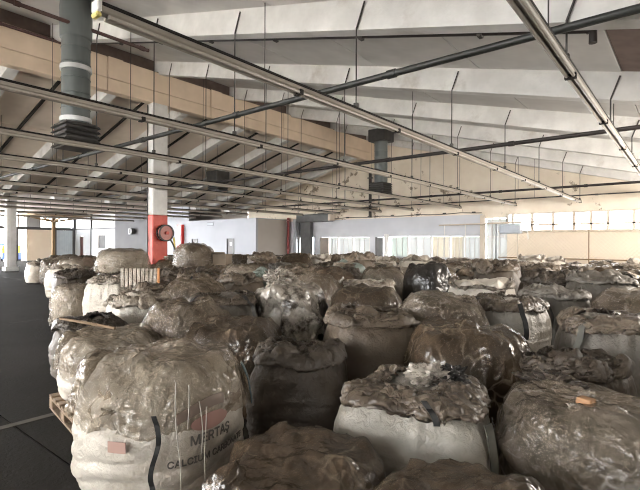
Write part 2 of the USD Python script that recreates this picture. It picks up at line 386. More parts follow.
mx = [-7.0, -6.75, -5.87, -4.97, -4.12, -3.46, -2.83, -1.91, -.95, 0, .95, 2.5]
for a, b in zip(mx[:-1], mx[1:]):
    obj('pane', box(a + .04, b - .04, WY + .12, WY + .13, 2.33, 3.08), 'glass', wj)
    obj('mullion', box(b - .05, b + .05, WY - .01, WY + .2, 2.28, 3.13), 'frame_beige', wj)
obj('transom', box(-7.0, 2.6, WY - .01, WY + .11, 2.54, 2.60), 'frame_beige', wj)
obj('frame', [box(-7.05, 2.6, WY - .02, WY + .2, 2.26, 2.32), box(-7.05, 2.6, WY - .02, WY + .2, 3.09, 3.14), box(-7.05, -6.95, WY, WY + .2, 2.28, 3.13)], 'frame_beige', wj)
# bright doorway between the partition and the beige wall
dn = thing('door_1', kind='structure')
obj('frame', [cbox(-8.28, -8.05, WY - .15, WY + .15, 0, 3.1, .02)], 'frame_beige', dn)
for a, b in ((-8.0, -7.75), (-7.7, -7.4), (-7.35, -7.05)):
    obj('pane', box(a, b, WY + .06, WY + .08, .1, 2.9), 'pane_white', dn)
    obj('mullion', box(b, b + .05, WY, WY + .14, 0, 2.95), 'frame_white', dn)
obj('rail', box(-8.05, -7.0, WY, WY + .12, 2.0, 2.06), 'frame_white', dn)

# white office block and the walls left of it
wb = thing('wall_office', kind='structure')
BX0, BX1, BY = -28.8, -21.6, 20.1
obj('front', [box(BX0, -28.42, BY, BY + .15, 0, 3.25), box(-27.66, -24.47, BY, BY + .15, 0, 3.25), box(-23.7, BX1, BY, BY + .15, 0, 3.25), box(-28.42, -27.66, BY, BY + .15, 1.99, 3.25), box(-24.47, -23.7, BY, BY + .15, 1.99, 3.25)], 'block_white', wb)
obj('side', box(BX1 - .15, BX1, BY + .15, WY, 0, 3.25), 'block_side', wb)
obj('roof', box(BX0, BX1, BY, WY, 3.25, 3.3), 'block_white', wb)
for k, (a, b) in enumerate(((-28.4, -27.68), (-24.45, -23.72))):
    d = thing(f'door_{k + 2}', kind='structure')
    obj('leaf', box(a + .04, b - .04, BY + .03, BY + .08, 0, 1.95), 'door_grey', d)
    obj('frame', [box(a - .02, a + .04, BY - .02, BY + .1, 0, 1.99), box(b - .04, b + .02, BY - .02, BY + .1, 0, 1.99), box(a, b, BY - .02, BY + .1, 1.95, 1.99)], 'frame_dark', d)
    obj('door_window', box(a + .28, a + .46, BY + .02, BY + .04, 1.5, 1.75), 'pane_white', d)
    obj('door_handle', [rod((b - .1, BY + .02, 1.0), (b - .2, BY - .02, 1.0), .012), rod((b - .1, BY + .03, 1.0), (b - .1, BY - .02, 1.0), .012)], 'frame_dark', d)
wl = thing('wall_left', kind='structure')
obj('panel', box(-32.5, BX0, BY, BY + .15, 0, 4.4), 'block_white', wl)
obj('panel', box(-39.75, -32.5, BY, BY + .15, 0, 4.4), 'wall_darkgrey', wl)
obj('panel', [box(LX, -46.75, BY, BY + .15, 0, 2.95), box(-46.0, -44.45, BY, BY + .15, 0, 2.95), box(-44.3, -42.95, BY, BY + .15, 0, 2.95), box(-41.4, -39.75, BY, BY + .15, 0, 2.95), box(-42.95, -41.4, BY, BY + .15, 0, 1.15), box(-42.95, -41.4, BY, BY + .15, 2.45, 2.95), box(-46.75, -46.0, BY, BY + .15, 2.3, 2.95)], 'panel_white', wl)
for a, b in ((LX + .1, -46.3), (-46.25, -44.45), (-44.3, -42), (-41.95, -39.8)):
    obj('upper_pane', box(a, b, BY + .05, BY + .08, 3.05, 4.35), 'pane_white', wl)
obj('transom', [box(LX, -39.75, BY - .03, BY + .12, 2.95, 3.05), box(-44.45, -44.3, BY - .05, BY + .12, 0, 4.4), box(LX - .1, LX + .2, BY - .15, BY + .15, 0, 4.4)], 'frame_dark', wl)
obj('window_pane', box(-42.85, -41.5, BY + .05, BY + .07, 1.2, 2.4), 'steel_grey', wl)
obj('window_frame', [box(-42.95, -42.85, BY - .03, BY + .1, 1.15, 2.45), box(-41.5, -41.4, BY - .03, BY + .1, 1.15, 2.45), box(-42.95, -41.4, BY - .03, BY + .1, 2.38, 2.45), box(-42.95, -41.4, BY - .03, BY + .1, 1.13, 1.2)], 'frame_white', wl)
d = thing('door_4', kind='structure')
obj('leaf', box(-46.72, -46.03, BY + .03, BY + .08, 0, 2.28), 'maroon_pipe', d)
# the open left side: lintel, beige infill, roller shutter
ws = thing('wall_side', kind='structure')
obj('infill', box(LX - .2, LX, 15.9, 18.1, 0, 2.9), 'wall_beige', ws)
obj('lintel', box(LX - .2, LX + .05, 12.5, BY, 2.9, 3.15), 'frame_dark', ws)
obj('upper_post', [box(LX - .1, LX, y - .06, y + .06, 3.1, 4.4) for y in (13.2, 15.2, 17.0, 18.4)], 'frame_white', ws)
obj('upper_wall', [box(LX - .15, LX, 15.9, 17.0, 3.1, 4.4)], 'panel_white', ws)
for k in range(9):
    y0 = 18.45 + k * .17
    obj('shutter_slat', cbox(LX - .12, LX - .05, y0, y0 + .172, 0, 2.9, .015), 'shutter_blue', ws)
obj('jamb', [box(LX - .1, LX + .1, 15.0, 15.18, 0, 2.9), box(LX - .1, LX + .1, 18.25, 18.42, 0, 2.9)], 'frame_dark', ws)
obj('window_bar', [box(LX - .08, LX, y, y + .06, 0, 2.9) for y in (13.7, 14.3)] + [box(LX - .08, LX, 12.5, 15, 1.0, 1.06)], 'frame_dark', ws)
# unseen sides that close the hall
wr = thing('wall_right', kind='structure')
obj('panel', box(2.4, 2.65, -9.2, WY + .25, 0, 3.6), 'wall_plain', wr)
wk = thing('wall_back', kind='structure')
obj('panel', [box(LX, 2.6, -9.4, -9.15, 0, 2.3), box(-28.0, 2.6, -9.4, -9.15, 4.3, 8.0), box(LX, -28.0, -9.4, -9.15, 2.3, 4.6), box(2.0, 2.6, -9.4, -9.15, 2.3, 4.3)], 'wall_plain', wk)

# ------------------------------------------------------------------ columns and wall fittings
c = thing('hall_column', 'square concrete column with red painted foot under the ridge girder', 'column')
obj('shaft', cbox(GX - .17, GX + .17, 8.56, 9.14, 2.6, 6.46, .03), 'concrete_white', c)
obj('painted_foot', cbox(GX - .175, GX + .175, 8.555, 9.145, 0, 2.6, .03), 'red_paint', c)
obj('cable_conduit', rod((GX - .12, 8.53, 1.0), (GX - .12, 8.53, 6.4), .018), 'rod_dark', c)
h = thing('hose_reel', 'round dark red fire hose reel on the red foot of the column', 'hose reel', loc=(GX + .2, 8.95, 1.98))
dsk = trimesh.creation.cylinder(.255, .10, sections=28); dsk.apply_transform(trimesh.transformations.rotation_matrix(math.pi / 2, [0, 1, 0])); dsk.apply_translation([.12, 0, 0])
obj('reel_disc', dsk, 'red_dark', h, smooth=30)
rim = trimesh.creation.annulus(.25, .29, .05, sections=32); rim.apply_transform(trimesh.transformations.rotation_matrix(math.pi / 2, [0, 1, 0])); r_b = rim.copy(); rim.apply_translation([.19, 0, 0]); r_b.apply_translation([.04, 0, 0])
obj('rim', [rim, r_b], 'duct_dark', h, smooth=30)
hub = trimesh.creation.cylinder(.06, .1, sections=16); hub.apply_transform(trimesh.transformations.rotation_matrix(math.pi / 2, [0, 1, 0])); hub.apply_translation([.22, 0, 0])
obj('hub', hub, 'red_paint', h, smooth=30)
th = np.linspace(0, 1, 14)
obj('hose', tube(np.stack([.12 + .06 * np.sin(th * 3), .18 + .14 * np.sin(th * 3.1), -.2 - .75 * th], 1), .03), 'duct_dark', h, smooth=True)
obj('nozzle', tube(np.stack([.17 + 0 * th, .30 + .05 * th, -.15 - .4 * th], 1), .035), 'hose_yellow', h, smooth=True)
c = thing('hall_column', 'plain white concrete column standing in the open aisle at far left', 'column', loc=(-30.6, 9.3, 0))
obj('shaft', cbox(-.2, .2, -.25, .25, .25, 4.39, .03), 'concrete_white', c)
obj('plinth', cbox(-.3, .3, -.35, .35, 0, .26, .03), 'concrete_white', c)
obj('conduit', rod((.27, -.1, .3), (.27, -.1, 4.3), .02), 'frame_white', c)
c = thing('timber_post', 'ochre timber post with spreading braces beside the left openings', 'post', loc=(-45.5, 17.22, 0))
obj('shaft', cbox(-.12, .12, -.12, .12, 0, 4.0, .02), 'timber_ochre', c)
for a in range(4):
    dx, dy = [(2.3, 0), (-2.3, 0), (0, 2.3), (0, -2.3)][a]
    p = np.array([[0, 0, 3.6], [dx, dy, 4.05]])
    obj('brace', tube(p, .08, 5), 'timber_ochre', c)
obj('head', cbox(-2.4, 2.4, -2.4, 2.4, 4.05, 4.2, .03), 'timber_ochre', c)
f = thing('hose_cabinet', 'tall red fire hose cabinet on the pale wall behind the red column', 'cabinet', loc=(-29.7, BY, 0))
obj('case', cbox(-.34, .34, -.2, -.003, 1.3, 3.05, .02), 'red_bright', f)
obj('door_panel', cbox(-.28, .28, -.225, -.2, 1.36, 2.98, .01), 'red_bright', f)
obj('dial', [box(-.2, .15, -.25, -.22, 1.85, 2.25)], 'red_dark', f)
obj('badge', box(-.25, -.1, -.24, -.22, 2.0, 2.12), 'frame_white', f)
f = thing('wall_lamp', 'white and black floodlight on the dark grey wall', 'lamp', loc=(-36.6, BY, 2.65))
obj('bracket', cbox(-.4, -.2, -.25, -.003, -.25, .25, .02), 'white_paint', f)
hd = trimesh.creation.cylinder(.26, .3, sections=18); hd.apply_transform(trimesh.transformations.rotation_matrix(math.pi / 2, [1, 0, 0])); hd.apply_translation([.12, -.2, 0])
obj('lamp_head', hd, 'duct_dark', f, smooth=30)
f = thing('wall_plaque', 'small grey plaque high on the white office wall', 'sign', loc=(-26.2, BY, 3.0))
obj('plate', cbox(-.32, .3, -.04, -.003, -.08, .1, .01), 'appliance', f)
obj('frame', [box(-.34, .32, -.05, -.03, .09, .11), box(-.34, .32, -.05, -.03, -.1, -.08)], 'frame_dark', f)
f = thing('red_pipe', 'red vertical fire pipe in the corner by the office block', 'pipe')
obj('riser', rod((-21.3, WY - .22, 0), (-21.3, WY - .22, 3.4), .09, 10), 'pipe_red', f)
obj('flange', [rod((-21.3, WY - .22, z), (-21.3, WY - .22, z + .06), .13, 10) for z in (1.2, 3.2)], 'red_dark', f)
f = thing('steel_portal', 'dark steel portal frame with heavy header before the far wall', 'portal')
obj('post', [cbox(-20.05, -19.2, WY - .40, WY - .10, 0, 3.05, .02)], 'steel_grey', f)
obj('header', cbox(-20.3, -17.55, WY - .55, WY - .10, 3.05, 3.55, .03), 'steel_grey', f)
obj('end_plate', cbox(-17.62, -17.42, WY - .58, WY - .10, 3.1, 3.5, .02), 'frame_beige', f)
f = thing('door_frame_posts', 'pair of pale posts in the corner between red pipe and steel portal', 'posts')
obj('post', cbox(-20.9, -20.62, WY - .2, WY - .03, 0, 3.3, .02), 'panel_white', f)
obj('post', cbox(-20.5, -20.35, WY - .2, WY - .03, 0, 3.3, .02), 'steel_grey', f)
f = thing('downpipe', 'black downpipe running down the peeling gable wall', 'pipe')
obj('pipe', rod((-14.75, WY - .19, 3.2), (-14.75, WY - .19, 5.9), .09, 10), 'black_pipe', f, smooth=30)
obj('bracket', [box(-14.9, -14.6, WY - .28, WY - .09, z, z + .06) for z in (3.6, 4.6, 5.5)], 'rod_dark', f)
f = thing('cable_run', 'sagging cable clipped along the foot of the gable wall', 'cable')
t = np.linspace(0, 1, 60); xx = -18.8 + 10.6 * t
obj('cable', tube(np.stack([xx, 0 * t + WY - .12, 3.27 - .05 * np.abs(np.sin(t * 14))], 1), .022, 5), 'rod_dark', f)
for x in np.linspace(-18.0, -8.6, 7):
    obj('clip', cbox(x - .09, x + .09, WY - .16, WY - .085, 3.22, 3.30, .01), 'rod_dark', f)
obj('drop', tube([(-18.8, WY - .12, 3.27), (-18.8, WY - .12, 3.6), (-16.5, WY - .12, 3.62)], .02, 5), 'rod_dark', f)
f = thing('tube_frame', 'white tubular steel frame standing in front of the glazed partition', 'frame')
for x, y in ((-9.9, 22.3), (-8.8, 22.3), (-7.3, 22.3)):
    obj('upright', rod((x, y, 0), (x, y, 2.62), .03), 'frame_white' if x < -8 else 'steel_grey', f)
obj('top_rail', rod((-10.2, 22.3, 2.62), (-5.6, 22.3, 2.68), .035), 'wire_grey', f)
obj('foot', [rod((x, 22.0, .03), (x, 22.6, .03), .03) for x in (-9.9, -8.8, -7.3)], 'frame_white', f)
f = thing('unit_heater', 'grey blue unit heater hanging on the frame below the high windows', 'heater', loc=(-6.6, 22.3, 2.35))
obj('case', cbox(-.5, .45, -.2, .2, -.2, .26, .04), 'appliance', f)
for k in range(5): obj('louvre', cbox(-.42, .37, -.23, -.19, -.15 + k * .075, -.11 + k * .075, .005), 'appliance', f)
obj('hanger', [rod((x, 0, .25), (x, 0, .34), .015) for x in (-.4, .35)], 'rod_dark', f)
obj('pipe_stub', [tube([(.45, 0, -.05), (.7, 0, -.1), (.75, 0, -.45)], .03), tube([(-.3, 0, -.2), (-.3, 0, -.4)], .03)], 'frame_white', f)

# chain link fence in front of the beige wall
f = thing('chain_link_fence', 'beige chain link fence along the wall below the high windows', 'fence')
fy = 22.6
obj('post', rod((-3.48, fy, 0), (-3.48, fy, 2.3), .022, 8), 'timber_ochre', f)
obj('post', rod((-.6, fy, 0), (-.6, fy, 2.3), .022, 8), 'timber_ochre', f)
obj('post', rod((-6.4, fy, 0), (-6.4, fy, 2.3), .035, 8), 'wire_grey', f)
obj('bottom_rail', rod((-7.3, fy, 1.03), (2.3, fy, .98), .024, 8), 'timber_ochre', f)
obj('top_rail', rod((-7.3, fy, 2.25), (2.3, fy, 2.2), .025, 8), 'wire_grey', f)
ws_ = []
for k in np.arange(-7.3 - 1.25, 2.3, .16):
    for s in (1, -1):
        x0, x1 = (k, k + 1.22) if s > 0 else (k + 1.22, k)
        a, b = np.array([x0, fy, 1.02]), np.array([x1, fy, 2.24])
        if min(x0, x1) < -7.3 or max(x0, x1) > 2.3: continue
        ws_.append(rod(a, b, .007, 3))
obj('wire_mesh', ws_, 'wire_grey', f, kind='stuff')
f = thing('blue_van', 'small blue and yellow van parked beyond the left opening', 'van', loc=(-51.5, 15.2, -.26))
obj('body', [cbox(-2.0, 2.0, -.8, .8, .35, 1.1, .1), cbox(-2.0, 1.2, -.78, .78, 1.05, 1.95, .15)], 'van_blue', f)
obj('side_panel', cbox(.9, 2.03, -.83, .7, .95, 1.7, .05), 'van_yellow', f)
obj('window', [box(-1.6, .7, -.80, -.77, 1.35, 1.8)], 'frame_dark', f)
for x, y in ((-1.3, -.75), (1.3, -.75), (-1.3, .75), (1.3, .75)):
    w_ = trimesh.creation.cylinder(.34, .2, sections=18); w_.apply_transform(trimesh.transformations.rotation_matrix(math.pi / 2, [1, 0, 0])); w_.apply_translation([x, y, .34])
    obj('wheel', w_, 'tyre', f)

# ------------------------------------------------------------------ light trunking hung from the ribs
RZ = 3.5
rails = [(-1.05, -4.0, 22.3, 'pale light trunking with twin tubes, nearest to the right edge'),
         (-3.754, 1.75, 22.3, 'light trunking with twin tubes and a yellow end cap, second from the right'),
         (-6.4, -6.0, 22.3, 'light trunking passing in front of the large duct, third from the right'),
         (-9.05, -6.0, 22.3, 'light trunking just below the louvred foot of the large duct, fourth from the right'),
         (-11.7, -6.0, 22.3, 'light trunking running right of the concrete column, fifth from the right'),
         (-13.7, -6.0, 22.3, 'light trunking running close past the red footed column'),
         (-16.6, -6.0, 22.3, 'light trunking first beyond the ridge girder'), (-19.3, -6.0, 22.0, 'light trunking second beyond the ridge girder'),
         (-22.0, -6.0, 19.8, 'light trunking third beyond the ridge girder'), (-24.6, -6.0, 19.8, 'light trunking beside the valley beam of the left roof'),
         (-27.6, -6.0, 19.8, 'light trunking first beyond the valley beam'), (-31.5, -6.0, 19.8, 'light trunking second beyond the valley beam'), (-36.0, -6.0, 19.8, 'light trunking farthest to the left')]
for x, y0, y1, lab in rails:
    r = thing('light_trunking', lab, 'light fitting', 'light trunking under the roof')
    obj('channel', cbox(x - .052, x + .052, y0, y1, RZ - .025, RZ + .03, .012), 'rail_body', r)
    obj('top_track', cbox(x - .05, x + .05, y0 + .01, y1 - .01, RZ + .03, RZ + .062, .008), 'rail_dark', r)
    L = 2.4 if x > -7 else 6.0
    y = y0 + .04
    while y < y1 - .2:
        ye = min(y + L, y1 - .04)
        for s in (-1, 1):
            obj('lamp_tube', rod((x + s * .034, y + .03, RZ - .045), (x + s * .034, ye - .03, RZ - .045), .019, 8), 'lamp_tube', r, smooth=40)
        obj('lamp_holder', box(x - .058, x + .058, ye - .03, ye + .03, RZ - .07, RZ - .01), 'rail_dark', r)
        y = ye
    obj('end_cap', cbox(x - .058, x + .058, y0 - .03, y0 + .01, RZ - .03, RZ + .07, .01), 'frame_white' if x == -3.754 else 'rail_dark', r)
    if x == -3.754: obj('end_plug', cbox(x - .05, x + .05, y0 - .035, y0 + .01, RZ - .07, RZ - .03, .01), 'yellow_cap', r)
    ribs = RIBS if x > GX else RIBL
    for yb in ribs:
        if yb - .27 < y0 or yb > y1 + .4: continue
        if x > GX:
            yy = min(yb - .275, y1 - .02); z = hr(x)
            obj('hanger', [rod((x, yy, RZ + .06), (x, yy, z), .011), rod((x, yy, z), (x + .13, yy + .01, z + .36), .014), cbox(x - .03, x + .03, yy - .03, yy + .03, RZ + .07, RZ + .13, .005)], 'rod_dark', r)
        elif x > VX:
            yy = yb - .05
            obj('hanger', [rod((x, yy, RZ + .06), (x, yy, hl(x) + .01), .010)], 'rod_dark', r)
        elif yb < y1:
            obj('hanger', [rod((x, yb, RZ + .06), (x, yb, 4.41), .010)], 'rod_dark', r)

# ------------------------------------------------------------------ pipes and ducts
f = thing('sprinkler_pipe', 'black sprinkler pipe clamped under the roof slab beside the nearest rib', 'pipe')
yp = RIBS[0] + .36
obj('pipe', tube([(-.95, yp, hr(-.95) + .13), (-14.3, yp, hr(-14.3) + .13)], .035, 8), 'black_pipe', f, smooth=40)
obj('elbow', tube([(-.95, yp, hr(-.95) + .13), (-.9, yp, hr(-.95) + .11), (-.9, yp, hr(-.95) - .03)], .045, 8), 'black_pipe', f, smooth=40)
for x in np.arange(-2.2, -14, -1.9):
    obj('clamp', [rod((x, yp, hr(x) + .07), (x, yp, hr(x) + .46), .014), cbox(x - .03, x + .03, yp - .05, yp + .05, hr(x) + .07, hr(x) + .19, .005)], 'rod_dark', f)


def cross_pipe(y, z, r, x0, x1, m, lab):
    f = thing('cross_pipe', lab, 'pipe')
    obj('pipe', rod((x0, y, z), (x1, y, z), r, 10), m, f, smooth=40)
    for x in np.arange(x1 - .8, x0, -3.1):
        obj('coupling', rod((x - .06, y, z), (x + .06, y, z), r * 1.3, 10), m, f, smooth=40)
    for x in np.arange(x1 - 2.0, x0, -4.3):
        top = (hr(x) if x > GX else hl(x)) + .44
        obj('hanger', rod((x, y, z), (x, y, top), .008), 'rod_dark', f)


cross_pipe(5.30, 3.86, .045, -25.0, .8, 'grey_pipe', 'grey pipe crossing the hall low, nearest of the cross pipes')
cross_pipe(10.45, 3.83, .045, -25.0, .8, 'black_pipe', 'black pipe crossing the hall above the light trunking, second of the cross pipes')
cross_pipe(19.45, 3.83, .045, -21.0, .8, 'black_pipe', 'black pipe crossing the hall near the gable wall, farthest thick cross pipe')
cross_pipe(21.9, 3.72, .028, -19.0, .8, 'rod_dark', 'thin pipe crossing the hall close before the gable wall')
f = thing('roof_main', 'maroon pipe running lengthwise under the roof past the large duct', 'pipe')
obj('pipe', rod((-9.75, -6, 6.05), (-9.75, 5.7, 6.05), .04, 8), 'maroon_pipe', f, smooth=40)
obj('coupling', [rod((-9.75, y, 6.05), (-9.75, y + .1, 6.05), .055, 8) for y in (0.5, 3.0, 5.5)], 'maroon_pipe', f)
f = thing('roof_main', 'maroon pipe running along the top of the ridge girder', 'pipe')
obj('pipe', rod((-14.25, -6, 7.42), (-14.25, 5.6, 7.42), .045, 8), 'maroon_pipe', f, smooth=40)
obj('coupling', [rod((-14.25, y, 7.42), (-14.25, y + .1, 7.42), .06, 8) for y in (1, 4)], 'maroon_pipe', f)


def duct(x, y, top, bot, r, lab, hood=True, band=True):
    f = thing('air_duct', lab, 'duct', loc=(x, y, 0))
    prof = [(r, bot + .5), (r, top)]
    zs = np.linspace(bot + .5, top, 9)
    lines = []
    for z in zs: lines += [(r, z - .006), (r + .012, z), (r, z + .006)]
    lines = [(0.001, bot + .5)] + lines + [(0.001, top)]
    obj('pipe', trimesh.creation.revolve(np.array(lines), sections=28), 'duct_metal', f, smooth=35)
    if band:
        for z in (bot + .54, bot + 1.6):
            obj('band', trimesh.creation.revolve(np.array([(r, z), (r + .03, z), (r + .03, z + .09), (r, z + .09)]), sections=28), 'duct_band', f, smooth=35)
    if hood:
        hoodm = trimesh.creation.revolve(np.array([(r * .98, top - .75), (r * 1.12, top - .72), (r * 1.15, top - .1), (r * .95, top + .3), (.001, top + .3)]), sections=20)
        obj('hood', hoodm, 'duct_metal', f, smooth=35)
    else:
        obj('hood', cbox(-r * 1.45, r * 1.45, -r * 1.45, r * 1.45, top - .45, top + .1, .03), 'duct_dark', f)
    w = r * 1.32
    obj('diffuser_core', box(-w * .86, w * .86, -w * .86, w * .86, bot, bot + .5), 'duct_dark', f)
    for k in range(5):
        z = bot + .02 + k * .1; e = w
        obj('louvre', [hexa([(-e, -e, z), (e, -e, z), (e, e, z), (-e, e, z), (-e * .9, -e * .9, z + .05), (e * .9, -e * .9, z + .05), (e * .9, e * .9, z + .05), (-e * .9, e * .9, z + .05)])], 'duct_dark', f)


duct(-9.93, 4.18, 6.55, 3.56, .27, 'large round grey air duct with louvred foot, nearest on the left')
duct(-11.1, 18.05, 6.75, 3.93, .30, 'round grey air duct beside the end of the ridge girder', hood=False, band=False)
duct(-19.3, 15.25, 5.3, 4.40, .30, 'short dim air duct under the left roof behind the girder', hood=False, band=False)

# ------------------------------------------------------------------ bulk bags: bodies and simulated covers
QP = PchipInterpolator([0, .04, .10, .3, .5, .7, .84, .93, .975, 1.0], [.90, .95, .975, 1.0, 1.0, .965, .90, .80, .62, .0])
ZT = np.linspace(0, 1, 400)
PT = np.clip(QP(ZT), 0, 1)
UP = ZT > .4
TQ = np.linspace(0, 1, 200)
TT = np.interp(TQ, PT[UP][::-1], ZT[UP][::-1])


def P_of(zn): return np.interp(zn, ZT, PT)
def T_of(q): return np.interp(q, TQ, TT)


class Bag:
    def __init__(s, w, h, e=3.2, seed=0, bump=.06, cover='crumple', hug=0., excess=1.12, L=None, spout=1.35, crumple=2.2, fold=.02, tie=0.0, flop=.0, zs=.90, hoop=.25, hem=0.0):
        s.a, s.h, s.e, s.seed, s.cover, s.hug, s.excess, s.spout = w / 2, h, e, seed, cover, hug, excess, spout
        s.crumple, s.fold, s.tie, s.flop, s.zs, s.hoop, s.hem = crumple, fold, tie, flop, zs, hoop, hem
        s.L = L if L else {'crumple': .56 * w, 'short': .40 * w, 'half': .5 * w + .30, 'film': .5 * w + .60 * h, 'long': .5 * w + .85 * h}[cover]
        gx, gy = np.meshgrid(np.linspace(-1, 1, 48), np.linspace(-1, 1, 48), indexing='ij')
        p = np.stack([gx * 2.6 + seed * 7.3, gy * 2.6 + seed * 3.1, 0 * gx + seed], -1)
        s.G = (meshkit.fbm(p, 3, seed) - .5) * 2 * bump
        r = np.random.default_rng(seed + 100)
        s.lump = r.uniform(-.03, .03, 4); s.ph = r.uniform(0, 6.28, 4)

    def R(s, th):
        c, k = np.abs(np.cos(th)), np.abs(np.sin(th))
        base = s.a / (c ** s.e + k ** s.e) ** (1 / s.e)
        return base * (1 + sum(s.lump[i] * np.cos((i + 1) * th + s.ph[i]) for i in range(4)))

    def g(s, x, y):
        return map_coordinates(s.G, [np.clip((x / s.a + 1) * 23.5, 0, 47), np.clip((y / s.a + 1) * 23.5, 0, 47)], order=1)

    def surf(s, th, u):
        """Point for angle th and path parameter u (0 = bottom edge, 1 = top centre); outward offset handled by caller."""
        zn = np.interp(u, UT, ZU); q = np.interp(u, UT, PU)
        R = s.R(th); x, y = R * q * np.cos(th), R * q * np.sin(th)
        z = zn * s.h + s.g(x, y) * np.clip(zn, 0, 1) ** 2
        return np.stack([x, y, z], -1)

    def body(s, nt=84, nu=56, wr=.02):
        th = np.linspace(0, 2 * np.pi, nt, endpoint=False); u = np.linspace(0, 1, nu)
        TH, U = np.meshgrid(th, u, indexing='ij')
        p = s.surf(TH, U)
        q = p.copy()
        # folds: horizontal slack rings low on the side, pleats running up to the gathered shoulder
        ring = np.abs(2 * meshkit.noise(np.stack([p[..., 0] * 2.2, p[..., 1] * 2.2, p[..., 2] * 17 + s.seed], -1), s.seed) - 1)
        pleat = np.abs(2 * meshkit.noise(np.stack([np.cos(TH) * 9, np.sin(TH) * 9, U * 2.2 + s.seed], -1), s.seed + 5) - 1)
        low = meshkit.fbm(p * 3.0 + s.seed, 3, s.seed + 9) - .5
        w1 = np.clip(1.3 - 2.2 * U, 0, 1); w2 = np.clip((U - .35) * 3, 0, 1)
        fac = facets(p * 5.0 + s.seed, s.seed + 21, 3, .9)
        d = -wr * ((1 - ring) ** 2 * w1 * 1.1 + (1 - pleat) ** 2 * w2 * 1.7 * np.clip(3.2 - 3.4 * U, 0, 1)) + low * .07 - wr * .8 * (1 - fac) * (.25 + .75 * w2)
        d = np.minimum(d, .010)
        nrm = p - np.array([0, 0, s.h * .45]); nrm[..., 2] *= .4; nrm /= np.linalg.norm(nrm, axis=-1, keepdims=True)
        p = p + nrm * d[..., None]
        v = p.reshape(-1, 3); f = []
        i = np.arange(nt)[:, None]; j = np.arange(nu - 1)[None]
        a = i * nu + j; b = ((i + 1) % nt) * nu + j
        f = np.concatenate([np.stack([a, b, b + 1], -1).reshape(-1, 3), np.stack([a, b + 1, a + 1], -1).reshape(-1, 3)])
        c = len(v); v = np.vstack([v, [[0, 0, .0]]])
        ii = np.arange(nt)
        f = np.vstack([f, np.stack([np.full(nt, c), ((ii + 1) % nt) * nu, ii * nu], 1)])
        return trimesh.Trimesh(v, f, process=False)

    def ribbon(s, th, u0, u1, width=.05, off=.016, n=26, wig=0.0):
        u = np.linspace(u0, u1, n)
        P = s.surf(np.full(n, th), u)
        nr = s.surf(np.full(n, th), u); nr = nr - np.array([0, 0, s.h * .45]); nr[:, 2] *= .5; nr /= np.linalg.norm(nr, axis=1)[:, None]
        tan = np.array([-math.sin(th), math.cos(th), 0])
        P = P + nr * (off + wig * np.abs(np.sin(u * 31 + s.seed)))[:, None] + tan * (wig * 2 * np.sin(u * 17 + s.seed))[:, None]
        vs = []
        for k in (-.5, .5):
            for o in (0, .006): vs.append(P + tan * width * k + nr * o)
        return strip(vs)


def strip(vs):
    """Closed flat ribbon from four edge polylines (inner left, outer left, inner right, outer right)."""
    n = len(vs[0]); v = np.vstack(vs); f = []
    A, B, C, D = 0, n, 2 * n, 3 * n
    for i in range(n - 1):
        for p, q in ((B, D), (D, C), (C, A), (A, B)):
            f += [(p + i, p + i + 1, q + i + 1), (p + i, q + i + 1, q + i)]
    f += [(A, B, D), (A, D, C), (A + n - 1, D + n - 1, B + n - 1), (A + n - 1, C + n - 1, D + n - 1)]
    t = trimesh.Trimesh(v, np.array(f), process=False); trimesh.repair.fix_normals(t)
    return t


# arc-length parameter along the profile (side, shoulder, crown) for a nominal bag
_r, _z = PT * .5, ZT * 1.0
_s = np.concatenate([[0], np.cumsum(np.hypot(np.diff(_r), np.diff(_z)))]); UT = _s / _s[-1]; ZU, PU = ZT, PT


def ridge(p, seed, oct=3):
    """Sharp-crested noise in [0, 1] for creases."""
    v, amp, tot = 0, 1.0, 0
    for o in range(oct):
        v = v + amp * (1 - np.abs(2 * meshkit.noise(np.asarray(p) * 2 ** o + 17.3 * o, seed + o) - 1)) ** 2
        tot += amp; amp *= .5
    return v / tot


def facets(p, seed, oct=3, f0=1.0):
    """Crumpled-paper relief: flat facets meeting in sharp creases (distance to the borders of random cells), about [0, 1]."""
    p = np.asarray(p, float); sh = p.shape[:-1]; q = p.reshape(-1, 3)
    out, tot, amp, f = 0, 0, 1.0, f0
    for o in range(oct):
        r = np.random.default_rng(seed * 11 + o)
        x = q * f + (meshkit.noise(q * f * 1.7 + 9.1, seed + o)[:, None] - .5) * .8
        lo, hi = x.min(0) - .5, x.max(0) + .5
        n = int(np.clip(np.prod(np.maximum(hi - lo, 1.0)) * 1.0, 30, 30000))
        d, _ = cKDTree(r.uniform(lo, hi, (n, 3))).query(x, k=2)
        out = out + amp * np.minimum(d[:, 1] - d[:, 0], .8); tot += amp * .55; amp *= .52; f *= 2.1
    return (out / tot).reshape(sh)


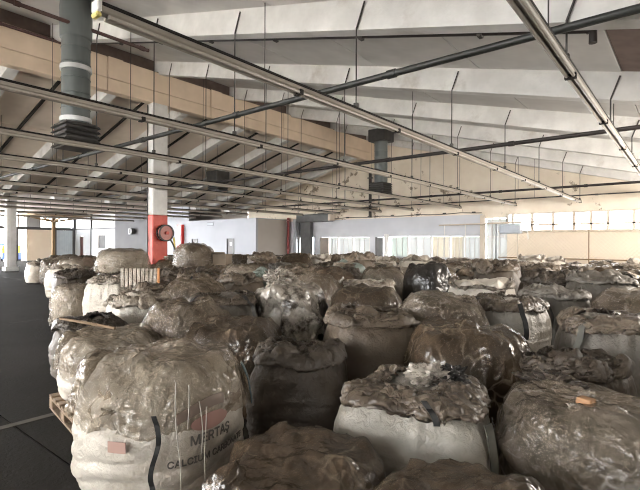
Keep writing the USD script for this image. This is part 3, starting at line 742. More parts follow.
class Collider:
    def __init__(s, bags):
        f = lambda n: np.array([getattr(b, n) for b in bags], float)[:, None, None]
        s.A, s.H, s.E = f('a'), f('h'), f('e')
        s.LU = np.array([b.lump for b in bags]); s.PH = np.array([b.ph for b in bags]); s.G = np.stack([b.G for b in bags])

    def push(s, P, gap=.014):
        x, y, z = P[..., 0], P[..., 1], P[..., 2]
        rho = np.sqrt(x * x + y * y) + 1e-6; th = np.arctan2(y, x)
        c, k = np.abs(np.cos(th)), np.abs(np.sin(th))
        R = s.A / (c ** s.E + k ** s.E) ** (1 / s.E)
        R = R * (1 + sum(s.LU[:, i, None, None] * np.cos((i + 1) * th + s.PH[:, i, None, None]) for i in range(4)))
        q = rho / R
        kb = np.arange(len(P))[:, None, None] * np.ones(P.shape[1:3])
        gz = map_coordinates(s.G, [kb, np.clip((x / s.A + 1) * 23.5, 0, 47), np.clip((y / s.A + 1) * 23.5, 0, 47)], order=1, mode='nearest') * np.clip(z / s.H, 0, 1) ** 2
        top = T_of(np.minimum(q, 1)) * s.H + gz + gap
        Pz = P_of(np.clip((z - gz) / s.H, 0, 1)) * R + gap
        dv, dr = top - z, Pz - rho
        ins = (dv > 0) & (dr > 0)
        vert = ins & (((dv < dr) & (q < .97)) | ((q < .84) & (z > .6 * s.H))); rad = ins & ~vert
        P[..., 2] += np.where(vert, dv, 0)
        P[..., :2] *= np.where(rad, Pz / rho, 1.0)[..., None]
        P[..., 2] = np.maximum(P[..., 2], .012)
        return ins


def solve(P, a, b, r, k):
    d = P[b] - P[a]; l = np.sqrt((d * d).sum(-1)) + 1e-9
    c = (k * .5 * (l - r) / l)[..., None] * d
    P[a] += c; P[b] -= c


sl = lambda *q: (slice(None),) + q


def simulate_sheets(bags, n, steps, iters=3):
    """Drapes one film sheet over every bag at once: position-based cloth with uneven rest lengths (so it crumples), hugged inwards."""
    B = len(bags); col = Collider(bags)
    HUG = np.array([b.hug for b in bags])[:, None, None]
    P = np.zeros((B, n, n, 3), np.float32); lin = np.linspace(-1, 1, n)
    rx, ry = np.zeros((B, n - 1, n), np.float32), np.zeros((B, n, n - 1), np.float32)
    for k, b in enumerate(bags):
        X, Y = np.meshgrid(lin * b.L, lin * b.L, indexing='ij'); s0 = 2 * b.L / (n - 1)
        nz = meshkit.fbm(np.stack([X * 11 + b.seed, Y * 11, 0 * X + b.seed * 1.7], -1), 2, b.seed + 31) - .5
        ex = b.excess * np.clip(1 + b.crumple * nz, .6, 1.7) * (1 + (b.spout - 1) * np.exp(-(X ** 2 + Y ** 2) / (.27 * b.a * 1.6) ** 2))
        rx[k] = s0 * .5 * (ex[1:] + ex[:-1]); ry[k] = s0 * .5 * (ex[:, 1:] + ex[:, :-1])
        ang = .35 * (b.seed % 5) / 5
        zz = b.h + .10 + .22 * (meshkit.fbm(np.stack([X * 9 + 3 * b.seed, Y * 9, 0 * X], -1), 4, b.seed + 3) - .5)
        P[k] = np.stack([X * math.cos(ang) - Y * math.sin(ang), X * math.sin(ang) + Y * math.cos(ang), zz], -1)
    rd = np.sqrt(rx[:, :, :-1] ** 2 + ry[:, :-1, :] ** 2)
    V = np.zeros_like(P); dt = np.float32(.022)
    for it in range(steps):
        V[..., 2] -= 9.8 * dt
        xy = P[..., :2]; rho = np.sqrt((xy ** 2).sum(-1)) + 1e-6
        V[..., :2] -= (np.clip(1.25 - P[..., 2] / col.H, 0, 1) * HUG * dt / rho)[..., None] * xy
        V *= .96
        O = P.copy(); P += V * dt
        for _ in range(iters):
            for par in (0, 1):
                i0, i1 = slice(par, n - 1, 2), slice(par + 1, n, 2)
                solve(P, sl(i0), sl(i1), rx[:, i0], 1.0)
                solve(P, sl(slice(None), i0), sl(slice(None), i1), ry[:, :, i0], 1.0)
                solve(P, sl(i0, slice(0, n - 1)), sl(i1, slice(1, n)), rd[:, i0], .4)
                solve(P, sl(i0, slice(1, n)), sl(i1, slice(0, n - 1)), rd[:, i0], .4)
            ins = col.push(P)
        V = (P - O) / dt; V[ins] *= .5
        sp = np.sqrt((V ** 2).sum(-1, keepdims=True)); V *= np.minimum(1, 3.0 / np.maximum(sp, 1e-6))
    return P


def simulate_skirts(bags, nt, m, steps, iters=3):
    """The open upper edge of every woven bag: a cloth ring fixed to the shoulder that collapses inwards over the filling and buckles into folds."""
    B = len(bags); col = Collider(bags)
    P = np.zeros((B, m, nt, 3), np.float32)
    rx, ry = np.zeros((B, m, nt), np.float32), np.zeros((B, m - 1, nt), np.float32)
    th = np.arange(nt) * 2 * np.pi / nt
    TIE = np.array([b.tie for b in bags])[:, None, None]
    for k, b in enumerate(bags):
        z0 = b.zs * b.h; q0 = P_of(b.zs)
        R = b.R(th) * q0 + .016
        x, y = R * np.cos(th), R * np.sin(th)
        r = np.random.default_rng(b.seed + 500)
        ln = b.L * (1 + .45 * (meshkit.fbm(np.stack([np.cos(th) * 2.0 + b.seed, np.sin(th) * 2.0, 0 * th], -1), 3, b.seed + 61) - .5) * 2)
        j = np.linspace(0, 1, m)[:, None]
        lean = .95 + .9 * (meshkit.fbm(np.stack([np.cos(th) * 2.4, np.sin(th) * 2.4, 0 * th + b.seed], -1), 3, b.seed + 71) - .5) - b.flop * np.clip(np.cos(th - r.uniform(0, 6.28)) - .55, 0, 1) * 4
        rr = np.clip(1 - .80 * j * ln[None] / b.a * lean[None], .12, 1.6)
        ph = th * 13 + 7 * meshkit.fbm(np.stack([np.cos(th) * 2, np.sin(th) * 2, 0 * th + b.seed], -1), 2, b.seed + 91)
        amp = .25 * (2 * np.pi * b.a / 13) * np.sqrt(np.clip(1 - rr ** 2, 0, 1))
        nz = meshkit.fbm(np.stack([np.cos(th)[None] * 4 + 0 * j, np.sin(th)[None] * 4 + 0 * j, j * 3 + 0 * th[None]], -1), 4, b.seed + 81) - .5
        out = rr + .6 * amp / b.a * np.cos(ph)[None]
        P[k] = np.stack([x[None] * out, y[None] * out, z0 + j * .10 + .5 * j * ln[None] + amp * np.sin(ph + 1.2)[None] * .9 + .10 * nz * j], -1)
        seg = np.hypot(np.roll(x, -1) - x, np.roll(y, -1) - y)
        rx[k] = seg[None] * (1 + (b.excess - 1) * .5 * np.minimum(1, j * 3)) * (1 + .4 * nz * j); ry[k] = (ln / (m - 1))[None] * np.ones((m - 1, 1))
    rd = np.sqrt(rx[:, :-1] ** 2 + ry ** 2)
    V = np.zeros_like(P); dt = np.float32(.022); A = slice(None)
    pin = P[:, :1].copy()
    tgt = np.concatenate([0 * col.H, 0 * col.H, col.H * 1.0 + .20], -1)[:, :, None, :]
    jw = (np.linspace(0, 1, m) ** 2)[None, :, None, None]
    for it in range(steps):
        V[..., 2] -= 9.8 * dt
        V += (TIE[..., None] * jw * (tgt - P) * 60 * dt).astype(np.float32)
        V *= .955
        O = P.copy(); P += V * dt
        for _ in range(iters):
            for par in (0, 1):
                i0, i1 = slice(par, m - 1, 2), slice(par + 1, m, 2)
                solve(P, sl(i0), sl(i1), ry[:, i0], 1.0)
                c0, c1 = slice(par, nt - 1, 2), slice(par + 1, nt, 2)
                solve(P, sl(A, c0), sl(A, c1), rx[:, :, c0], 1.0)
                solve(P, sl(i0, slice(0, nt - 1)), sl(i1, slice(1, nt)), rd[:, i0, :-1], .4)
                solve(P, sl(i0, slice(1, nt)), sl(i1, slice(0, nt - 1)), rd[:, i0, :-1], .4)
            solve(P, sl(A, slice(nt - 1, nt)), sl(A, slice(0, 1)), rx[:, :, nt - 1:], 1.0)
            ins = col.push(P)
            P[:, :1] = pin
        V = (P - O) / dt; V[ins] *= .5
        sp = np.sqrt((V ** 2).sum(-1, keepdims=True)); V *= np.minimum(1, 3.0 / np.maximum(sp, 1e-6))
    return P


def crease(m, uvw, seed, amp):
    """Adds outward creases to a draped sheet, along its vertex normals."""
    n = m.vertex_normals
    d = ridge(uvw, seed)
    m.vertices = m.vertices + n * (d * amp)[:, None]
    return m


def sheet_mesh(P, b, ragged=.10, fine=1):
    if fine > 1: P = np.stack([zoom(P[..., k], fine, order=3, grid_mode=False, mode='nearest') for k in range(3)], -1)
    n = len(P); v = P.reshape(-1, 3).astype(float)
    i, j = np.meshgrid(np.arange(n - 1), np.arange(n - 1), indexing='ij')
    a = (i * n + j).ravel()
    f = np.concatenate([np.stack([a, a + n, a + n + 1], 1), np.stack([a, a + n + 1, a + 1], 1)])
    lin = np.linspace(-1, 1, n); X, Y = np.meshgrid(lin, lin, indexing='ij')
    th = np.arctan2(Y, X); rr = (np.abs(X) ** 5 + np.abs(Y) ** 5) ** .2
    lim = 1 - ragged * meshkit.fbm(np.stack([np.cos(th) * 3 + b.seed, np.sin(th) * 3, 0 * X], -1), 3, b.seed + 77) * 1.6
    lim = np.where(np.hypot(X, Y) > 1.18, 0, lim)
    r0 = np.hypot(X, Y) * b.L
    side = np.clip((r0 - b.a * .75) * 4, 0, 1)
    warp = meshkit.fbm(np.stack([X * 3, Y * 3, 0 * X + b.seed], -1), 3, b.seed)
    uv_top = np.stack([X * 5.5 * b.L + warp, Y * 5.5 * b.L - warp, 0 * X + b.seed], -1)
    uv_side = np.stack([np.cos(th) * 5 + warp * .7, np.sin(th) * 5 + warp * .7, r0 * 2.4 + warp], -1)
    ca, sa = math.cos(b.seed * 2.4), math.sin(b.seed * 2.4)
    Xa, Ya = (X * ca - Y * sa) * b.L + .18 * warp, (X * sa + Y * ca) * b.L - .18 * warp
    line1 = ridge(np.stack([Xa * 8, Ya * 1.5, 0 * X + b.seed], -1), b.seed + 40, 2) ** 3
    line2 = ridge(np.stack([Xa * 1.8, Ya * 7, 0 * X + b.seed + 9], -1), b.seed + 50, 2) ** 3
    hoop = ridge(np.stack([np.cos(th) * 1.3 + warp * .3, np.sin(th) * 1.3 + warp * .3, r0 * 13 + warp * 2], -1), b.seed + 60, 2) ** 2
    d = .45 * facets(uv_top, b.seed + 3, 3, .8) * (1 - .5 * side) + 1.1 * line1 + .9 * line2 * (1 - .4 * side) + side * (.55 * ridge(uv_side, b.seed + 8) ** 2 + b.hoop * hoop)
    m = trimesh.Trimesh(v, f, process=False)
    m.vertices = m.vertices + m.vertex_normals * (b.fold * d.ravel())[:, None]
    keep = (rr < lim).ravel() & (np.array(m.vertices)[:, 2] > b.hem + .09 * (meshkit.noise(np.stack([np.cos(th) * 3, np.sin(th) * 3, 0 * th], -1), b.seed) - .5).ravel())
    m = trimesh.Trimesh(m.vertices, f[keep[f].all(1)], process=False); m.remove_unreferenced_vertices()
    return m


def skirt_mesh(P, b):
    m_, nt = P.shape[:2]; v = P.reshape(-1, 3).astype(float)
    i = np.arange(m_ - 1)[:, None]; j = np.arange(nt)[None]; k = (j + 1) % nt
    f = np.concatenate([np.stack([i * nt + j, i * nt + k, (i + 1) * nt + k], -1).reshape(-1, 3), np.stack([i * nt + j, (i + 1) * nt + k, (i + 1) * nt + j], -1).reshape(-1, 3)])
    m = trimesh.Trimesh(v, f, process=False)
    th = (np.arange(nt) * 2 * np.pi / nt)[None] + 0 * i[:1]; jj = np.linspace(0, 1, m_)[:, None]
    uvw = np.stack([np.cos(th) * 6 + 0 * jj, np.sin(th) * 6 + 0 * jj, jj * 3 + 0 * th], -1).reshape(-1, 3)
    fade = np.repeat(np.clip(np.linspace(0, 4, m_), 0, 1), nt)
    m.vertices = m.vertices + m.vertex_normals * (b.fold * (.7 * ridge(uvw, b.seed + 4) + .4 * facets(np.stack([v[:, 0] * 8, v[:, 1] * 8, v[:, 2] * 8], -1), b.seed + 6, 2)) * fade)[:, None]
    return m


def make_covers(bags, n, nt, m, steps, fine=1):
    """{name: mesh} of the covers of a dictionary of bags."""
    sh = [k for k, b in bags.items() if b.cover in ('film', 'long', 'half')]; sk = [k for k in bags if k not in sh]
    out = {}
    if sh:
        for k, P in zip(sh, simulate_sheets([bags[k] for k in sh], n, steps)): out[k] = sheet_mesh(P, bags[k], fine=fine)
    if sk:
        for k, P in zip(sk, simulate_skirts([bags[k] for k in sk], nt, m, steps)): out[k] = skirt_mesh(P, bags[k])
    return out


def conform(bag, shape_v, th0, z0, tilt=0.0, off=.010):
    """Maps flat print coordinates (x along the girth, y up, z outward) onto the side of the bag."""
    v = np.asarray(shape_v, float).copy()
    x, y = v[:, 0] * math.cos(tilt) - v[:, 1] * math.sin(tilt), v[:, 0] * math.sin(tilt) + v[:, 1] * math.cos(tilt)
    z = z0 + y; th = th0 + x / (bag.a * 1.02)
    q = P_of(np.clip(z / bag.h, 0, 1)) * bag.R(th) + off + v[:, 2]
    return np.stack([q * np.cos(th), q * np.sin(th), z], 1)


# ---- near bags, one by one: (x, y, width, height above its stand), stand height, exponent, yaw, cover ...
NEAR = {
    'front_left': dict(p=(-2.68, 1.70), w=.98, h=.80, L=.72, hem=.42, z=.14, e=2.6, yaw=20, cover='film', hug=9, ex=1.06, body='woven_white', cm='film_front', seed=1, spout=1.15,
                       label='largest wrapped white bulk bag at front left with printed side'),
    'on_pallet': dict(p=(-4.50, 2.26), w=.92, h=.62, L=.60, hem=.26, z=.14, e=2.6, yaw=5, cover='half', hug=5, ex=1.1, body='woven_white', cm='film_front', seed=2,
                      label='white bulk bag half hidden left behind the printed front bag, on a pallet'),
    'brown_centre': dict(p=(-2.55, 2.89), w=.84, h=.80, e=4.0, yaw=38, cover='crumple', ex=1.12, body='woven_brown', cm='woven_brown', seed=3, spout=1.5,
                         label='dark brown woven bulk bag with gathered top right of the printed front bag'),
    'white_face': dict(p=(-1.37, 2.69), w=.92, h=.78, e=6.0, yaw=19, cover='crumple', ex=1.15, body='woven_pale', cm='cloth_dusty', seed=4, spout=1.5,
                       label='square bulk bag with a smooth pale front and silver scrap on top'),
    'right_wrapped': dict(p=(-.47, 3.14), w=1.0, h=.74, e=2.6, yaw=0, cover='film', hug=9, ex=1.1, body='woven_grey', cm='film_clear', hoop=1.0, seed=5, spout=1.5,
                          label='film wrapped grey bulk bag at lower right with an orange wood block on top'),
    'front_middle': dict(p=(-1.53, 1.70), w=.84, h=.60, e=2.6, yaw=30, cover='film', hug=4, ex=1.1, body='woven_brown', cm='film_brown', seed=6, spout=1.2,
                         label='brown film covered bulk bag cut by the bottom edge, left of two'),
    'front_right': dict(p=(-.72, 1.83), w=.84, h=.62, e=2.6, yaw=10, cover='film', hug=4, ex=1.12, body='woven_brown', cm='film_brown', seed=7, spout=1.2,
                        label='brown film covered bulk bag cut by the bottom edge, right of two'),
    'low_brown': dict(p=(-1.57, 4.03), w=1.05, h=.90, e=3.0, yaw=30, cover='film', hug=8, ex=1.05, body='woven_brown', cm='film_brown', seed=8, spout=1.1,
                      label='rounded brown film wrapped bulk bag right behind the pale fronted square bag'),
    'flap': dict(p=(-.70, 3.96), w=.75, h=.80, e=3.0, yaw=60, cover='short', ex=1.1, body='woven_brown', cm='woven_brown', seed=9, spout=1.2,
                 label='small dark brown bulk bag with a loose flap behind the orange block bag'),
    'grey_strapped': dict(p=(-.57, 5.08), w=1.05, h=1.0, e=3.0, yaw=25, cover='crumple', ex=1.12, body='woven_grey', cm='cloth_dusty', seed=10, spout=1.5, straps='strap_grey',
                          label='big smooth grey bulk bag with grey straps at the right edge'),
    'brown_broad': dict(p=(-2.59, 4.01), w=1.03, h=.97, e=3.0, yaw=50, cover='short', ex=1.1, body='woven_tan', cm='woven_tan', seed=11, spout=1.3,
                        label='broad brown woven bulk bag in the middle behind the gathered brown bag'),
    'black_straps': dict(p=(-1.81, 5.94), w=.98, h=.98, e=3.4, yaw=-8, cover='crumple', ex=1.15, body='woven_pale', cm='cloth_dusty', seed=12, spout=1.6, straps='strap_black',
                         label='pale bulk bag with two hanging black straps right of centre'),
    'clear_topped': dict(p=(-2.31, 5.08), w=1.0, h=1.04, e=3.0, yaw=40, cover='film', hug=4, ex=1.14, body='woven_tan', cm='film_clear', seed=13,
                         label='brown bulk bag under crinkled clear film left of the black strapped bag'),
    'roll_like': dict(p=(-3.53, 5.38), w=.98, h=1.03, e=3.0, yaw=35, cover='film', hug=8, ex=1.05, body='woven_brown', cm='film_brown', seed=14, spout=1.05,
                      label='rounded brown bulk bag right behind the silver crumpled sheet'),
    'silver_stand': dict(p=(-4.53, 4.89), w=.95, h=.92, e=3.2, yaw=30, cover='crumple', ex=1.12, body='woven_brown', cm='cloth_dark', seed=15, straps='strap_black',
                         label='dark bulk bag under the silver crumpled sheet'),
    'dark_strap': dict(p=(-4.92, 4.02), w=1.0, h=.97, e=3.2, yaw=42, cover='short', ex=1.04, body='woven_grey', cm='woven_tan', seed=16, spout=1.0, straps='strap_black',
                       label='smooth grey brown bulk bag with one long black strap left of the silver sheet'),
    'tent': dict(p=(-4.44, 3.09), w=.95, h=.92, e=2.8, yaw=10, cover='long', hug=1.5, ex=1.03, body='woven_tan', cm='film_clear', seed=17, spout=1.0, tent=.10,
                 label='bulk bag under a tented sheet of dusty film behind the printed front bag'),
    'behind_front': dict(p=(-3.54, 3.05), w=.88, h=.86, e=3.0, yaw=20, cover='half', hug=3, ex=1.1, body='woven_brown', cm='film_brown', seed=18,
                         label='brown bulk bag peeping over the right shoulder of the printed front bag'),
    'white_sided': dict(p=(-8.55, 4.26), w=.90, h=1.02, e=3.6, yaw=35, cover='crumple', ex=1.2, body='woven_white', cm='cloth_pale', seed=19, spout=1.6,
                        label='clean white bulk bag with crumpled open top at the left edge of the field'),
}
NEAR['blue_print'] = dict(p=(-4.59, 7.10), w=.98, h=1.02, e=3.0, yaw=0, cover='short', L=.22, ex=1.06, body='woven_white', cm='cloth_pale', seed=20,
                          label='pale bulk bag with dark blue print left of the black wrapped bag')
near_bags = {k: Bag(d['w'], d['h'] - .05, d['e'], d['seed'], d.get('bump', .08) + d.get('tent', 0), d['cover'], d.get('hug', 0), d['ex'], d.get('L'), d.get('spout', 1.35), d.get('crumple', 2.2), d.get('fold', .036), d.get('tie', 0), d.get('flop', .3), hoop=d.get('hoop', .25), hem=d.get('hem', 0)) for k, d in NEAR.items()}
PN = make_covers(near_bags, 84, 144, 30, 70, 2)
W0, Hh0 = 1.0, 1.0
KIND = {   # prototypes of the bags farther back: body cloth, cover, cover cloth, straps, exponent
    'tan_crumple': ('woven_tan', 'crumple', 'cloth_dusty', None, 3.2, 1.15, 0, 41, 1.5),
    'tan_short': ('woven_tan', 'short', 'cloth_dusty', None, 3.0, 1.12, 0, 42, 1.4),
    'brown_film': ('woven_brown', 'film', 'film_brown', None, 2.8, 1.08, 6, 43, 1.2),
    'clear_film': ('woven_tan', 'film', 'film_clear', None, 2.8, 1.12, 4, 44, 1.3),
    'grey_crumple': ('woven_grey', 'crumple', 'cloth_dusty', 'strap_black', 3.4, 1.15, 0, 45, 1.6),
    'grey_plain': ('woven_grey', 'short', 'woven_grey', None, 3.0, 1.04, 0, 46, 1.1),
    'white_crumple': ('woven_white', 'crumple', 'cloth_pale', None, 3.2, 1.18, 0, 47, 1.6),
    'white_plain': ('woven_white', 'short', 'cloth_pale', None, 2.8, 1.05, 0, 48, 1.2),
    'dark_film': ('film_dark', 'film', 'film_dark', None, 2.4, 1.04, 9, 49, 1.1),
    'teal_film': ('woven_tan', 'half', 'film_teal', None, 3.0, 1.12, 2, 50, 1.3),
    'dark_crumple': ('woven_brown', 'crumple', 'cloth_dark', None, 3.0, 1.2, 0, 51, 1.5),
    'pale_film': ('woven_white', 'film', 'film_clear', None, 2.8, 1.1, 4, 52, 1.3),
}
kind_bags = {k: Bag(W0, Hh0 - .08, d[4], d[7], .13, d[1], d[6], d[5], .20 if k == 'white_plain' else None, d[8], crumple=.6 if k == 'dark_film' else 2.2, fold=.014 if k == 'dark_film' else .042, flop=.3) for k, d in KIND.items()}
PK = make_covers(kind_bags, 64, 96, 18, 75)


def build_bag(path, b, cover, body, cm, straps, nt=84, nu=56, angles=(45, 135, 225, 315)):
    obj('body', b.body(nt, nu), body, path, smooth=True)
    obj('plastic_film' if cm.startswith('film') else 'top_cloth', cover, cm, path, smooth=True)
    if straps:
        for a in angles:
            obj('strap', b.ribbon(math.radians(a), .42, .80, .055, .03, wig=.008), straps, path, smooth=30)


near_path = {}
for k, d in NEAR.items():
    path = thing('bulk_bag', d['label'], 'bulk bag', loc=(*d['p'], d.get('z', 0)), rotz=d['yaw'])
    near_path[k] = path
    build_bag(path, near_bags[k], PN[k], d['body'], d['cm'], d.get('straps'), 110, 76)

# ---- bags of the middle and far field that can be told apart
FAR = [  # kind, x, y, width, height, lift, label
    ('grey_plain', -1.53, 7.24, 1.0, 1.07, 0, 'grey bulk bag with lumpy soft top behind the black strapped bag, right of centre'),
    ('clear_film', -.61, 7.14, .95, 1.03, 0, 'film covered bulk bag at the right edge behind the grey strapped bag'),
    ('grey_plain', -1.18, 8.72, 1.08, 1.24, 0, 'tall smooth grey bulk bag standing out on the right before the fence'),
    ('white_plain', -2.78, 7.79, 1.10, 1.09, 0, 'bulk bag with a bright white side right of the black wrapped bag'),
    ('tan_crumple', -3.18, 9.78, .98, 1.32, 0, 'tall tan bulk bag with creased top behind the bright white sided bag'),
    ('dark_film', -4.21, 8.69, .98, 1.28, 0, 'glossy black film wrapped bulk bag in the middle of the field'),
    ('dark_crumple', -2.07, 9.18, .98, 1.16, 0, 'dark crumpled bulk bag left of the tall smooth grey bag'),
    ('tan_short', -2.75, 11.29, 1.0, 1.23, 0, 'tan bulk bag behind the dark crumpled bag on the right'),
    ('pale_film', -9.60, 4.05, .80, .80, 0, 'low bulk bag in grey plastic at the aisle, left of the clean white bag'),
    ('white_crumple', -6.27, 3.54, .92, .92, 0, 'bulk bag covered with torn white and brown scraps near the left'),
    ('dark_crumple', -5.79, 2.64, .90, .72, 0, 'low bulk bag with dark torn film behind the pallet bag'),
    ('tan_short', -7.55, 4.56, .90, 1.0, 0, 'bulk bag carrying the ribbed cream panel right of the clean white bag'),
    ('clear_film', -6.64, 4.78, 1.0, .99, 0, 'dusty film covered bulk bag right of the ribbed cream panel'),
    ('tan_crumple', -7.05, 6.13, .95, 1.05, 0, 'reddish tan crumpled bulk bag left of the silver sheet'),
    ('pale_film', -8.26, 7.33, .98, 1.13, 0, 'bulk bag with whitish film top below the grey office door'),
    ('teal_film', -7.16, 7.02, .90, 1.10, 0, 'bulk bag under pale teal plastic left of centre'),
    ('tan_short', -7.13, 7.92, .96, 1.19, 0, 'tan bulk bag behind the teal covered one, above the silver sheet'),
    ('brown_film', -5.63, 7.28, .95, 1.16, 0, 'brown bulk bag right of and behind the silver sheet'),
    ('teal_film', -7.18, 10.02, .96, 1.20, 0, 'bulk bag under blue teal plastic farther back near the middle'),
    ('tan_crumple', -7.59, 11.10, 1.02, 1.42, 0, 'tall crumpled tan bulk bag rising before the white glazing'),
    ('white_plain', -8.15, 13.35, .95, 1.28, 0, 'small pale bulk bag under the pilaster of the glazed partition'),
    ('white_plain', -6.70, 12.98, 1.06, 1.35, 0, 'pale rounded bulk bag before the glazing, left above the black wrapped bag'),
    ('white_plain', -10.44, 12.78, .92, 1.33, 0, 'whitish bulk bag right below the steel portal post'),
    ('tan_short', -10.63, 14.04, .92, 1.28, 0, 'tan bulk bag below the dark panel of the partition'),
    ('brown_film', -10.74, 11.89, 1.0, 1.30, 0, 'brown bulk bag below the red fire pipe'),
    ('tan_crumple', -11.30, 10.79, 1.0, 1.37, 0, 'tan bulk bag rising before the side of the white office block'),
    ('brown_film', -12.78, 11.26, .95, 1.24, 0, 'brown bulk bag at the right jamb of the grey office door'),
    ('tan_short', -10.97, 7.84, 1.0, .93, 0, 'bulk bag carrying another bag, right of the red column'),
    ('clear_film', -10.97, 7.84, .98, .78, .84, 'light brown film covered bulk bag stacked on another right of the red column'),
    ('dark_crumple', -10.12, 5.30, 1.10, 1.06, 0, 'wide bulk bag with crumpled dark top, carrying a bag left of the red column'),
    ('pale_film', -10.12, 5.30, .98, .55, .95, 'dusty pale bulk bag stacked on a crumpled one left of the red column'),
    ('white_plain', -14.76, 5.91, .98, 1.02, 0, 'white bulk bag on the aisle edge, left one of the white pair'),
    ('white_crumple', -13.23, 5.74, .95, 1.0, 0, 'white bulk bag on the aisle edge, right one of the white pair'),
    ('pale_film', -15.81, 6.74, 1.10, 1.15, 0, 'pale film covered bulk bag behind the white pair on the aisle'),
    ('white_crumple', -20.82, 7.30, .90, .88, 0, 'white bulk bag farthest left on the aisle edge'),
    ('tan_short', -22.40, 8.34, 1.0, .95, 0, 'pale tan bulk bag behind the farthest left white bag'),
    ('white_plain', -4.63, 18.15, .95, 1.32, 0, 'bright white bulk bag before the fence under the high windows, left of two'),
    ('white_plain', -4.19, 19.40, .90, 1.24, 0, 'bright white bulk bag before the fence under the high windows, right of two'),
    ('white_plain', -1.30, 18.28, .90, 1.25, 0, 'bright white bulk bag before the fence at the right edge'),
]
first = {}
taken = [(*d['p'], d['w']) for d in NEAR.values()]


def place(kind, x, y, w, h, z, rot, label, group=None):
    s = (w / W0, w / W0, h / Hh0)
    path = thing('bulk_bag', label, 'bulk bag', group, loc=(x, y, z), rotz=rot, scale=tuple(map(float, s)))
    d = KIND[kind]
    if kind not in first:
        first[kind] = path
        build_bag(path, kind_bags[kind], PK[kind], d[0], d[2], d[3], 64, 40)
    else:
        pr = stage.GetPrimAtPath(path)
        pr.GetReferences().AddInternalReference(first[kind]); pr.SetInstanceable(True)
    if z < .5: taken.append((x, y, w))
    return path


rg = random.Random(5)
for kind, x, y, w, h, z, lab in FAR:
    place(kind, x, y, w, h, z, rg.choice((0, 90, 180, 270)) + rg.uniform(-16, 16), lab)

# ---- the packed rows between and behind them
ordinal = lambda k: {1: 'first', 2: 'second', 3: 'third', 4: 'fourth', 5: 'fifth', 6: 'sixth', 7: 'seventh', 8: 'eighth', 9: 'ninth', 10: 'tenth', 11: 'eleventh', 12: 'twelfth', 13: 'thirteenth',
                     14: 'fourteenth', 15: 'fifteenth', 16: 'sixteenth', 17: 'seventeenth', 18: 'eighteenth', 19: 'nineteenth', 20: 'twentieth', 21: 'twenty first', 22: 'twenty second', 23: 'twenty third', 24: 'twenty fourth'}.get(k, str(k))
look = {'tan_crumple': 'tan crumpled', 'tan_short': 'tan cloth topped', 'brown_film': 'brown film covered', 'clear_film': 'dusty film covered', 'grey_crumple': 'grey strapped', 'grey_plain': 'smooth grey',
        'white_crumple': 'pale crumpled', 'white_plain': 'white', 'dark_crumple': 'dark crumpled', 'pale_film': 'whitish film covered'}
pool = ['tan_crumple'] * 4 + ['tan_short'] * 4 + ['brown_film'] * 4 + ['clear_film'] * 6 + ['grey_crumple'] * 2 + ['grey_plain'] * 2 + ['dark_crumple'] * 3 + ['white_crumple'] * 2 + ['pale_film'] * 3 + ['white_plain'] * 1
rows = []
for r_i, y in enumerate(np.arange(21.9, 2.0, -1.2)):
    row = []
    x = -25.5 + .55 * (r_i % 2)
    while x < 1.6:
        X, Y = x + rg.uniform(-.10, .10), y + rg.uniform(-.10, .10)
        w = rg.uniform(.92, 1.05)
        edge = .5 + .31 * abs(X) + .75
        ok = Y > edge and not (X < -20.8 and Y > 19.2) and Y < (21.4 if X > -11 else 22.1)
        ok = ok and not (X > -7 and Y > 21.7) and math.hypot(X - GX, Y - 8.85) > .95 and math.hypot(X, Y) > 4.5
        ok = ok and all(math.hypot(X - a, Y - b) > .55 * (w + c) for a, b, c in taken)
        # leave out what lies outside the picture
        zc = fw[0] * X + fw[1] * Y; xc = r2[0] * X + r2[1] * Y
        ok = ok and zc > 2 and abs(xc / zc) < .76
        if ok:
            taken.append((X, Y, w)); row.append((X, Y, w))
            x += 1.08
        else: x += .12
    rows.append(row)
ri_ = 0; tops = []; hts = []; where = []
for row in rows:
    if not row: continue
    ri_ += 1
    for k, (X, Y, w) in enumerate(row):
        kd = rg.choice(pool); tops.append((X, Y)); where.append(f'{look[kd]} bag, {ordinal(k + 1)} from left in {ordinal(ri_)} row')
        hgt = rg.uniform(.92, 1.12) if Y < 12 else rg.uniform(.90, 1.06)
        hts.append(hgt); place(kd, X, Y, w, hgt, 0, rg.choice((0, 90, 180, 270)) + rg.uniform(-16, 16), f'{look[kd]} bulk bag, {ordinal(k + 1)} from left in {ordinal(ri_)} packed row from far wall', 'bulk bags packed in rows')
print('bags', len(taken), 'rows', ri_)

# ------------------------------------------------------------------ print, straps and twine on the near bags
def flat(outline, depth=.003):
    """Thin printed shape from a list of outline points, finely cut so that it bends round the bag."""
    from shapely.geometry import Polygon
    m = trimesh.creation.extrude_polygon(Polygon(outline), depth, engine='earcut')
    return m.subdivide_to_size(.025) if hasattr(m, 'subdivide_to_size') else m


def print_on(key, name, m, meshes, th0, z0, off=.012, label=None):
    out = []
    for t in meshes:
        t = t.subdivide_to_size(.02)
        out.append(trimesh.Trimesh(conform(near_bags[key], t.vertices, math.radians(th0), z0, 0, off), t.faces, process=False))
    obj(name, out, m, near_path[key], label=label)


def centred(t):
    t = t.copy(); t.apply_translation([-(t.bounds[0][0] + t.bounds[1][0]) / 2, 0, 0]); return t


